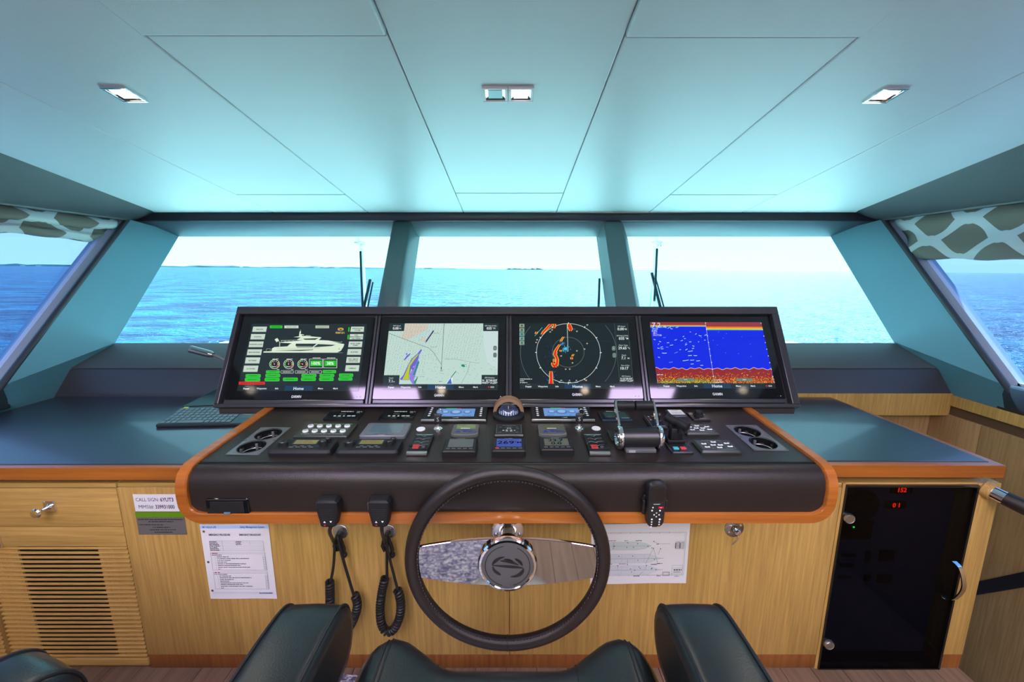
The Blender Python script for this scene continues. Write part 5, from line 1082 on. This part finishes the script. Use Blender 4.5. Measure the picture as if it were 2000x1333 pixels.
# USB / flap panel
t = thing('flap_panel', 'small black hinged flap panel at the left end of the console front', 'panel', FRONT(-.884, 1.018, 1.1525))
MB().use(M_BGL).slab(-.066, .066, -.027, .027, -.004, .006, r=.005, ch=.0015).build('panel_body', None, t)
MB().use(M_BLK).box(-.052, .052, -.020, .018, .006, .009, ch=.002).build('flap', None, t)
MB().use(mat('smoky_blue_latch', (.10, .17, .22), rough=.2)).box(-.010, .010, -.0235, -.016, .008, .0125, ch=.002).build('latch', None, t)
MB().use(M_BRUSH).box(-.062, .062, .0225, .0240, .0055, .0066).build('hinge_line', None, t)
# telephone handset
t = thing('phone_handset', 'slim black telephone handset with white keys hanging on the console front', 'phone', FRONT(.4365, 1.042, 1.150))
MB().use(M_BLK).box(-.034, .034, -.046, .020, -.002, .012, ch=.004).box(-.0385, -.030, -.018, .010, .004, .026, ch=.003).box(.030, .0385, -.018, .010, .004, .026, ch=.003).build('cradle', None, t)
def pr(k, z, d=0): return [(x*k*(1-.10*(y < -.04)), y*k+d, z) for x, y in rrect(-.029, .029, -.076, .076, .022, 6)]
MB().use(M_BLK).loft([pr(.96, .012), pr(1, .018), pr(1, .030), pr(.93, .0365), pr(.86, .038)]).build('handset_body', None, t, sharp=30)
MB().use(M_BGL).extr(rrect(-.023, .023, .014, .058, .008, 4), .036, .0386).build('screen', None, t)
p = P(z=.0388)
p.smudge(-.011, .009, .006, .004, (170, 175, 178), 0, 1)
p.rect(.005, -.008, .020, -.002, (200, 20, 60), 0); p.text('X', .012, -.005, .004, (240, 240, 240), 1)
for x, y, s_ in ((-.012, -.005, .005), (-.014, -.015, .006), (.010, -.015, .006), (0, -.023, .005), (-.007, -.029, .005), (.008, -.029, .005), (0, -.035, .005), (-.013, -.044, .006), (.011, -.044, .007), (-.013, -.053, .005), (.010, -.053, .005), (-.013, -.061, .005), (.010, -.061, .005), (-.014, -.069, .005)): p.circle(x, y, s_*.5, (215, 220, 222), 0, 8)
p.rect(.004, -.071, .014, -.067, (180, 140, 90), 0); p.build('key_marks', t)
# ================================================================== NOTICES ON THE OAK FRONT
def sheet(name, lab, cat, x0, x1, z0, z1, m, th=.0012, rot=0, warp=0):
    t = thing(name, lab, cat, FRONT((x0+x1)/2, (z0+z1)/2, YF-.0006) @ RZ(R(rot)))
    w, h = (x1-x0)/2, (z1-z0)/2; b = MB().use(m)
    n_ = 10
    f = lambda u: warp*math.sin(u*7)*.5+warp*.5
    b.loft([[(-w+2*w*i/n_, -h, f(i/n_)), (-w+2*w*i/n_, h, f(i/n_)), (-w+2*w*i/n_, h, f(i/n_)+th), (-w+2*w*i/n_, -h, f(i/n_)+th)] for i in range(n_+1)]).build('sheet', None, t)
    return t, w, h
t, w, h = sheet('call_sign_card', 'white card lettered CALL SIGN 6YUT3 and MMSI number, left of the console', 'sign', -1.5405, -1.345, .768, .843, M_PAPER, .002)
p = P(z=.0024); NV = (26, 30, 60)
p.text('CALL SIGN:', -.042, .015, .0155, NV, 0, w=.094); p.text('6YUT3', .038, .015, .0165, NV, 0, bold=True, w=.054); p.text('MMSI#:', -.050, -.017, .0155, NV, 0, w=.062); p.text('339931000', .026, -.017, .0165, NV, 0, bold=True, w=.078); p.build('lettering', t)
t, w, h = sheet('builder_plaque', 'steel certificate plaque with a green stripe below the call sign card', 'plaque', -1.5440, -1.3455, .662, .765, mat('plaque_steel', (.30, .33, .38), rough=.3, metal=.75), .002)
p = P(z=.0024); p.rect(-w, h-.024, w, h, (92, 140, 14), 0); k_ = (24, 28, 44)
for y, a, b_, s_ in ((.018, -.092, .092, 1), (.008, -.05, .055, 2), (-.006, -.09, .01, 3), (-.018, -.035, .038, 4), (-.029, -.05, .058, 5), (-.040, -.032, .044, 6)): p.smudge(a, b_, y, .0052, k_, 1, s_)
p.build('lettering', t)
t, w, h = sheet('emergency_notice', 'white emergency procedure sheet with tick boxes taped up below the console', 'notice', -1.287, -1.003, .358, .708, M_PAPER, .001, warp=.002)
p = P(z=.0045); BK = (60, 60, 78); BU = (40, 90, 170)
X = lambda u: -w+2*w*u; Y = lambda v: h-2*h*v
p.rect(-w+.002, Y(.046), w-.002, Y(0.002), (176, 206, 240), 0); p.text('M/Y AQUA LIFE', X(.045), Y(.028), .0085, BU, 1, 'l', True, w=.056); p.text('Safety Management System', X(.94), Y(.026), .0085, BU, 1, 'r', True, w=.100)
p.text('EMERGENCY PROCEDURE', X(.12), Y(.128), .0085, BK, 1, 'l', True, w=.088); p.text('EMERGENCY BROADCAST', X(.88), Y(.128), .0085, BK, 1, 'r', True, w=.090)
p.frame(X(.11), Y(.34), X(.90), Y(.21), .0007, BK, 1)
for k in range(7): p.smudge(X(.115), X(.115)+(.03+.004*(k % 4)), Y(.221+.0185*k), .0048, BK, 1, k); p.line([(X(.11), Y(.229+.0185*k)), (X(.90), Y(.229+.0185*k))], .0005, (130, 130, 150), 1)
for k in range(3): p.smudge(X(.50), X(.50)+.022, Y(.221+.0185*k), .0048, BK, 1, k+20)
p.line([(X(.30), Y(.21)), (X(.30), Y(.34))], .0005, BK, 1); p.line([(X(.49), Y(.21)), (X(.49), Y(.265))], .0005, BK, 1); p.line([(X(.70), Y(.21)), (X(.70), Y(.265))], .0005, BK, 1)
for y0, y1, sd_ in ((.365, .60, 1), (.625, .86, 2)):
    p.frame(X(.105), Y(y1), X(.905), Y(y0), .0007, BK, 1); p.line([(X(.105), Y(y0+.018)), (X(.905), Y(y0+.018))], .0005, BK, 1); p.smudge(X(.125), X(.125)+.024, Y(y0+.010), .0055, (200, 60, 60), 1, sd_); p.smudge(X(.12), X(.12)+.03+.012*sd_, Y(y0+.032), .005, BK, 1, sd_+5)
    for k in range(8):
        y = y0+.055+k*.0235; p.circle(X(.165), Y(y), .0012, BK, 1, 6); p.smudge(X(.19), X(.19)+(.05, .135, .06, .04, .12, .095, .135, .012)[k], Y(y), .0046, BK, 1, k*3+sd_); p.frame(X(.868), Y(y+.011), X(.902), Y(y-.011), .0006, BK, 1)
p.line([(X(.05), Y(.905)), (X(.96), Y(.905))], .0008, BU, 1); p.line([(X(.05), Y(.925)), (X(.96), Y(.925))], .0006, (120, 140, 180), 1); p.smudge(X(.75), X(.95), Y(.916), .006, BU, 1, 77)
for v in (.085, .49, .88): p.circle(X(.055), Y(v), .0052, (96, 84, 70), 1, 12); p.ring(X(.055), Y(v), .0058, .0012, (150, 150, 160), 2, n=12)
p.build('print', t)
t, w, h = sheet('layout_drawing', 'white sheet with a printed ship layout drawing, pinned up right of the wheel', 'drawing', .330, .735, .432, .712, M_PAPER, .001, rot=.6, warp=.003)
p = P(z=.0055); G = (96, 100, 116); LG = (150, 160, 172)
x0, x1, y0, y1 = -w+.07-.0, w-.015, -h+.042, h-.038
p.frame(-w+.012, y0, x1, y1, .0008, G, 1); p.frame(-w+.016, y0+.004, x1-.005, y1-.004, .0005, LG, 1)
for k in range(9): p.circle(-w+.04+k*.04, y1-.001, .0015, G, 2, 6); p.circle(-w+.04+k*.04, y0+.001, .0015, G, 2, 6)
hull = [(-.16, .058), (-.16, .024), (-.02, .022), (.02, .028), (.045, .041), (.02, .054), (-.02, .060)]
p.poly(hull, (196, 208, 214), 1); p.line(hull+[hull[0]], .0007, LG, 2); p.line([(-.175, .041), (.045, .041)], .0006, G, 3)
for yy in (-.018, -.072):
    p.line([(-.18, yy), (.10, yy)], .0009, G, 3); p.poly([(-.17, yy+.022), (-.17, yy-.022), (.04, yy-.020), (.085, yy), (.04, yy+.020)], (206, 212, 222), 1); p.line([(-.17, yy+.022), (.04, yy+.020), (.09, yy), (.04, yy-.020), (-.17, yy-.022)], .0005, LG, 2)
    for xx in (-.12, -.075, -.02, .02): p.line([(xx, yy-.02), (xx, yy+.02)], .0005, LG, 2)
rn = random.Random(3)
for k in range(26): a, b_ = rn.uniform(-.17, .07), rn.choice([-.018, -.072, .041])+rn.uniform(-.014, .014); p.rect(a, b_, a+.0035, b_+.0035, (50, 54, 66), 4)
for a, b_ in (((.055, .030), (.025, -.045)), ((.055, .030), (.078, -.045)), ((.085, .028), (.076, .0)), ((.055, .062), (.075, .050)), ((-.05, -.045), (-.05, -.02)), ((-.09, -.05), (-.09, -.07)), ((.03, -.05), (.026, -.07)), ((.0, -.10), (.015, -.08)), ((.075, .050), (.125, .050)), ((-.11, .041), (-.11, .060))): p.line([a, b_], .0008, (60, 64, 76), 4); p.circle(*a, .0022, (30, 32, 40), 5, 8)
for k in range(14): a, b_ = rn.uniform(-.17, .08), rn.choice([.066, .016, -.042, -.046, -.100, -.104]); p.smudge(a, a+rn.uniform(.014, .03), b_, .0042, (50, 54, 66), 4, k)
for xx in (.150, .168):
    p.frame(xx-.004, .025, xx+.016, .062, .0005, LG, 2); p.rect(xx-.004, .028, xx-.001, .055, (90, 80, 84), 3)
    for k in range(9): p.smudge(xx+.001, xx+.014, .058-k*.0038, .0024, G, 3, k)
p.frame(.138, -.098, x1-.006, -.052, .0006, G, 2); p.smudge(.145, .18, -.073, .0075, (50, 54, 66), 3, 5); p.smudge(.145, .175, -.083, .005, G, 3, 6); p.line([(.138, -.064), (x1-.006, -.064)], .0005, G, 3); p.line([(.138, -.089), (x1-.006, -.089)], .0005, G, 3); p.smudge(.15, .17, -.103, .004, G, 3, 8)
p.frame(.100, -.100, .128, -.083, .0015, G, 2); p.frame(.104, -.097, .124, -.086, .0008, LG, 2)
p.build('print', t)
# cabinet lock with key
t = thing('cabinet_lock', 'round chrome lock with a key, right of the layout drawing', 'lock', FRONT(.917, .691, YF))
MB().use(M_STEEL).lathe([(.039, 0), (.039, .004), (.036, .006), (.016, .008), (.013, .020), (.010, .022)], 32).build('plate', None, t)
for a in (35, 145, 215, 325): MB(T(.028*math.cos(R(a)), .028*math.sin(R(a)), .005)).use(M_CHROME).lathe([(.0055, 0), (.005, .003), (.002, .004)], 12).build('screw', None, t)
MB().use(M_CHROME).lathe([(.010, .020), (.012, .030), (.007, .036), (.002, .037)], 18).build('turn_knob', None, t)
MB().use(M_CHROME).loft([[(x-.004, y, z), (x+.004, y-.002, z), (x+.004, y-.002, z+.002), (x-.004, y, z+.002)] for x, y, z in ((.004, -.012, .030), (-.004, -.026, .036), (-.014, -.040, .034), (-.019, -.055, .028))]).build('key', None, t)
# ================================================================== THINGS ON THE LEFT COUNTER
ZC = .9836
t = thing('keyboard', 'slim dark keyboard with a touchpad lying on the left counter', 'keyboard', T(-1.735, 1.862, ZC) @ RZ(R(3)) @ RX(R(2.5)))
SK = Matrix(((1, -.17, 0, 0), (0, 1, 0, 0), (0, 0, 1, 0), (0, 0, 0, 1)))
MB(SK).use(mat('slate_keyboard', (.018, .022, .027), rough=.4)).box(0, .53, 0, .232, .0, .016, ch=.005, r=.010).build('keyboard_body', None, t)
kyp = None
MK = mat('teal_keys', (.10, .135, .15), rough=.35)
for r_ in range(6):
    y = .014+r_*.033; nk = 13; off_ = (0, .005, .010, .013, .004, 0)[r_]
    k = 0
    while k < nk:
        span = 5 if (r_ == 0 and k == 3) else 1
        x0 = .012+k*.0262+off_*.3; x1 = x0+.0262*span-.0035
        if span == 1:
            if kyp is None: kyp = MB(SK).use(MK).box(0, .0227, 0, .0285 if r_ < 5 else .02, .016, .0195, ch=.0018).build('key', None, t); c = kyp
            else: c = kyp.copy(); C.objects.link(c); c.parent = t
            c.location = ((x0-.17*y)*U, y*U, 0)
        else: MB(SK).use(MK).box(x0, x1, y, y+.0285, .016, .0195, ch=.0018).build('key', None, t)
        k += span
MB(SK).use(M_BLK).box(.370, .520, .060, .200, .0155, .0166, ch=.0005).build('touchpad', None, t)
p = P(lambda x, y: (x-.17*y, y), z=.0172); p.rect(.372, .108, .515, .112, (190, 170, 30), 0); p.smudge(.43, .49, .215, .005, (170, 178, 180), 0, 2); p.build('touchpad_print', t)
MB(SK).use(mat('yellow_key', (.70, .66, .05), rough=.4)).box(.020, .044, .212, .224, .016, .0195, ch=.001).build('yellow_key', None, t)
t = thing('leather_folder', 'dark teal folder lying half open behind the keyboard, beside the screens', 'folder', T(-1.80, 2.115, ZC) @ RZ(R(9)))
MF = mat('teal_black_folder', (.020, .045, .05), rough=.4)
o = [(0, 0), (.42, .0), (.46, .20), (.06, .22)]
MB().use(MF).loft([[(*q, 0) for q in o], [(*q, .006) for q in o]]).build('back_cover', None, t)
MB(T(0, .012, .010)).use(M_PAPER).loft([[(x+.012, y*.86+.006, -.004) for x, y in o], [(x+.012, y*.86+.006, .002+.10*y) for x, y in o]]).build('pages', None, t)
MB(T(0, 0, .014)).use(MF).loft([[(x, y, .001+.13*y) for x, y in o], [(x, y, .008+.13*y) for x, y in o]]).build('front_cover', None, t)
t = thing('gooseneck_lamp', 'small chrome gooseneck reading lamp reaching out from behind the screens', 'lamp', T(-1.21, 1.985, 1.10))
neck = smooth_pts([(0, 0, 0), (-.08, -.02, .10), (-.19, -.03, .188), (-.265, -.035, .229)], 8)
MB().use(M_BLKM).lathe([(.022, 0), (.022, .012), (.012, .016)], 18).build('mount', None, t)
MB().use(M_GREYP).tube(neck, .0065, 10).build('flexible_neck', None, t)
hd_ = Vector((-.365, -.040, .258))-Vector((-.262, -.035, .228)); st_ = Vector((-.262, -.035, .228))
MB().use(M_STEEL).cyl(st_, st_+hd_*.15, .012, .0175, 20).cyl(st_+hd_*.15, st_+hd_, .0175, .0185, 24).build('lamp_head', None, t)
MB().use(mat('lamp_glass', (.25, .45, .55), rough=.15)).cyl(st_+hd_*.995, st_+hd_*1.02, .0145, .0145, 20).build('lens', None, t)
# ================================================================== CURTAINS
def curtain_mat():
    m = mat('lattice_curtain', (.5, .5, .48), rough=.85); N = m.node_tree; L = N.links; b = N.nodes['Principled BSDF']
    uv = N.nodes.new('ShaderNodeUVMap'); uv.uv_map = 'UVMap'; sp_ = N.nodes.new('ShaderNodeSeparateXYZ'); L.new(uv.outputs[0], sp_.inputs[0])
    def M2(op, a, b_=None, c=None):
        n_ = N.nodes.new('ShaderNodeMath'); n_.operation = op
        for i, v in enumerate((a, b_, c)):
            if v is None: continue
            if isinstance(v, (int, float)): n_.inputs[i].default_value = v
            else: L.new(v, n_.inputs[i])
        return n_.outputs[0]
    wv = M2('MULTIPLY', M2('SINE', M2('MULTIPLY', sp_.outputs['X'], 2*PI/.40)), .26)
    v = M2('DIVIDE', sp_.outputs['Y'], .25)
    def band(sgn, ph):
        q = M2('FRACT', M2('ADD', M2('ADD', v, M2('MULTIPLY', wv, sgn)), ph)); return M2('LESS_THAN', M2('ABSOLUTE', M2('SUBTRACT', q, .5)), .13)
    k = M2('MAXIMUM', band(1, 0), band(-1, .5))
    mx = N.nodes.new('ShaderNodeMix'); mx.data_type = 'RGBA'; L.new(k, mx.inputs['Factor']); mx.inputs[6].default_value = (.27, .25, .21, 1); mx.inputs[7].default_value = (.72, .76, .74, 1)
    L.new(mx.outputs[2], b.inputs['Base Color']); b.inputs['Subsurface Weight'].default_value = 0
    tr = N.nodes.new('ShaderNodeBsdfTranslucent'); L.new(mx.outputs[2], tr.inputs[0]); ms = N.nodes.new('ShaderNodeMixShader'); ms.inputs[0].default_value = .4
    L.new(b.outputs[0], ms.inputs[1]); L.new(tr.outputs[0], ms.inputs[2]); L.new(ms.outputs[0], N.nodes['Material Output'].inputs[0]); return m
MCUR = curtain_mat()
def curtain(lab, x, sg, prof, yf, yb, seed):
    """prof: list of (inward offset, z); yf(z): front edge"""
    rn = random.Random(seed); pr_ = [Vector((a, z, 0)) for a, z in prof]; pr_ = smooth_pts(pr_, 6); nv = len(pr_)-1; nu = 64
    me = bpy.data.meshes.new('curtain'); vs_, uvs, fs = [], [], []; L_ = [0]
    for a, b_ in zip(pr_, pr_[1:]): L_.append(L_[-1]+(b_-a).length)
    for j in range(nv+1):
        a, z = pr_[j].x, pr_[j].y; y0 = yf(z)
        for i in range(nu+1):
            t_ = i/nu; y = y0+(yb-y0)*t_; dep = j/nv
            wob = .014*math.sin(y*9+seed)+.008*math.sin(y*23+2*seed); zz = z+dep*wob*(1.2 if j == nv else .7); aa = a*(1+.35*math.sin(y*13+seed*1.7+z*9))
            vs_.append(((x-sg*aa)*U, y*U, zz*U)); uvs.append((y, L_[j]))
    for j in range(nv):
        for i in range(nu): q = j*(nu+1)+i; fs.append((q, q+1, q+nu+2, q+nu+1))
    me.from_pydata(vs_, [], fs); uvl = me.uv_layers.new(name='UVMap')
    for l in me.loops: uvl.data[l.index].uv = uvs[l.vertex_index]
    me.materials.append(MCUR); me.polygons.foreach_set('use_smooth', [True]*len(me.polygons))
    o = bpy.data.objects.new('roman_blind', me); C.objects.link(o); md = o.modifiers.new('thickness', 'SOLIDIFY'); md.thickness = .003
    return tag(o, lab, 'blind')
eY = lambda z: 2.13+(z-1.118)*(.90/.975)
curtain('raised lattice-patterned roman blind over the right side window', XR+.055, 1, [(.0, 2.10), (.025, 2.05), (.012, 1.98), (.030, 1.92), (.045, 1.86), (.030, 1.815), (.0, 1.805), (-.012, 1.83), (.01, 1.86)], lambda z: eY(z)-.03, -1.1, 3)
curtain('raised lattice-patterned roman blind over the left side window', XL-.055, -1, [(.0, 2.10), (.030, 2.07), (.038, 2.035), (.018, 2.015), (.004, 2.02), (.012, 1.995), (.034, 1.975), (.026, 1.945), (.0, 1.935), (-.010, 1.95)], lambda z: eY(z)-.03-max(0, (2.02-z))*.9, -1.1, 5)
# ================================================================== OUTSIDE THE WINDSCREEN
def wiper(lab, bl, arm):
    t = thing('wiper', lab, 'wiper', GL @ T(arm[1][0], .10, -.05))
    o = Vector((arm[1][0], .10, 0))
    MT = mat('wiper_black', (.012, .03, .035), rough=.5)
    def loc(q, z): return (q[0]-o.x, q[1]-o.y, z)
    (bx0, by0), (bx1, by1) = bl
    if arm[0] is not None:
        b_ = MB().use(MT); (ax0, ay0), (ax1, ay1) = arm
        k = (.10-ay1)/(ay0-ay1); root = (ax1+(ax0-ax1)*k, .10)
        b_.tube([loc((ax0, ay0), 0), loc(root, -.012)], .011, 8).tube([loc((ax0+.022, ay0-.02), -.004), loc((root[0]+.03, .10), -.014)], .006, 6).build('arm', None, t)
    MB().use(MT).tube([loc((bx0, by0), .012), loc(((bx0+bx1)/2, (by0+by1)/2), .016), loc((bx1, by1), .012)], .0085, 8).build('blade', None, t)
    MB().use(MT).lathe([(.03, -.03), (.03, .0), (.02, .012)], 14).build('pivot', None, t)
wiper('dark wiper with a long blade outside the left pane of the windscreen', ((-1.166, .814), (-1.046, .24)), ((-1.052, .555), (-1.060, .286)))
wiper('single upright dark wiper blade outside the middle pane of the windscreen', ((.647, .555), (.600, .20)), (None, (.596, .2)))
wiper('dark wiper with crossing blade and arm outside the right pane of the windscreen', ((1.120, .839), (1.020, .36)), ((1.047, .617), (1.063, .295)))
for x, lab in ((-2.93, 'white bow mast seen through the left windscreen pane, behind the wiper'), (2.80, 'white bow mast seen through the right windscreen pane, behind the wiper')):
    t = thing('bow_mast', lab, 'mast', T(x, 8, -.2))
    MB().use(M_WHITE).cyl((0, 0, 0), (.04 if x < 0 else -.02, 0, 2.34), .045, .03, 14).build('pole', None, t)
    MB().use(M_CHROME).box(-.10, .09, -.04, .04, 2.44, 2.465, ch=.006).cyl((0, 0, 2.3), (0, 0, 2.54), .018, n=10).sphere((.05, 0, 2.40), .035, 12, 8).box(-.05, -.02, -.02, .02, 2.42, 2.56).build('masthead_fitting', None, t)
    MB().use(mat('blue_stay', (.25, .55, .75), rough=.4)).tube([(-.10 if x > 0 else .10, .1, 0), (.0, .05, 2.1)], .012, 6).build('stay', None, t)
# ================================================================== CHAIRS
def make_chair(lab):
    t = thing('helm_chair', lab, 'chair', T(0, 0, 0))
    # seat with raised side bolsters
    def zs(x):
        a = abs(x+.011); c = .908
        if a > .150: c += .046*min(1, (a-.150)/.115)**.9
        if a > .275: c -= ((a-.275)/.06)**2*.10
        return c
    def seat(u, v):
        x = -.346+.670*u; z = zs(x); y = .10+.64*v
        a = abs(x+.011)
        fr_ = .700+(.040*min(1, max(0, (a-.12)/.10))-.050*max(0, (a-.25)/.07))
        if v < .80: y = .08+(fr_-.08)*v/.80; dz = -.02*(1-v/.8)-.006*(v/.8)**6
        else:
            k = (v-.80)/.20*R(130); y = fr_+.052*math.sin(k); dz = -.006-.052*(1-math.cos(k))-(.05 if v >= .999 else 0)
        return (x, y, z+dz)
    MB().use(M_CHAIR).grid(seat, 48, 40).build('seat_cushion', None, t)
    MB().use(M_CHAIR).box(-.29, .27, .10, .70, .80, .895, ch=.03).build('seat_base', None, t)
    for x in (-.161, .139): MB().use(M_SEAM).tube([seat((x+.346)/.670, .1+.85*k/20) for k in range(21)], .0028, 6).build('seat_seam', None, t)
    for x in (-.272, .250):
        for d_ in (0, .008): MB().use(M_SEAM).tube([Vector(seat((x+d_+.346)/.670, .1+.87*k/24))+Vector((0, 0, .0005)) for k in range(25)], .0018, 6).build('seat_seam', None, t)
    # armrests
    for xc, sg in ((-.415, -1), (.378, 1)):
        w = .062
        o = smooth_pts([(.08, 1.04), (.30, 1.054), (.55, 1.062), (.70, 1.060), (.752, 1.040), (.772, 1.0), (.768, .955), (.745, .922), (.69, .91), (.40, .915), (.08, .92)], 5)
        o = [(p.x, p.y) for p in o]; cy_ = sum(p[0] for p in o)/len(o); cz_ = sum(p[1] for p in o)/len(o)
        def rg(x, ky, kz): return [(x, cy_+(y-cy_)*ky, cz_+(z-cz_)*kz) for y, z in o]
        MB().use(M_CHAIR).loft([rg(xc-w-.006, .90, .66), rg(xc-w-.004, .965, .88), rg(xc-w+.006, .99, .97), rg(xc-w+.02, 1.0, 1.0), rg(xc, 1.002, 1.025), rg(xc+w-.02, 1.0, 1.0), rg(xc+w-.006, .99, .97), rg(xc+w+.004, .965, .88), rg(xc+w+.006, .90, .66)]).build('armrest_pad', None, t, sharp=60)
        for s_ in (-1, 1):
            pip = MB().use(M_SEAM).tube([(xc+s_*(w-.004), cy_+(y-cy_)*.993, cz_+(z-cz_)*.985) for y, z in o], .0032, 6, True).build('piping', None, t)
        MB().use(M_BLKM).box(xc-.03, xc+.03, .14, .24, .78, .93, ch=.01).build('armrest_bracket', None, t)
    def back(u, v):
        x = -.27+.53*u; z = .90+.50*v; return (x, .04-.05*v+.045*abs(2*u-1)**3, z)
    MB().use(M_CHAIR).box(-.27, .25, -.06, .055, .93, 1.36, ch=.045).build('backrest', None, t)
    MB().use(M_BLKM).cyl((-.01, .38, .05), (-.01, .38, .80), .055, n=24).build('pedestal', None, t)
    MB().use(M_BRUSH).lathe([(.26, .016), (.26, .03), (.22, .045), (.07, .06)], 36, (-.01, .38, 0)).build('base_plate', None, t)
    return t
ch = make_chair('black leather helm chair with padded armrests in front of the steering wheel')
c2 = copy_tree(ch); c2['label'] = 'black leather chair at the bottom left, only its rounded armrest end in view'
c2.location = (-1.462*U, .050*U, 0); c2.rotation_euler = (0, 0, R(-20))
for c in (ch, c2): c['group'] = 'black leather helm chairs'
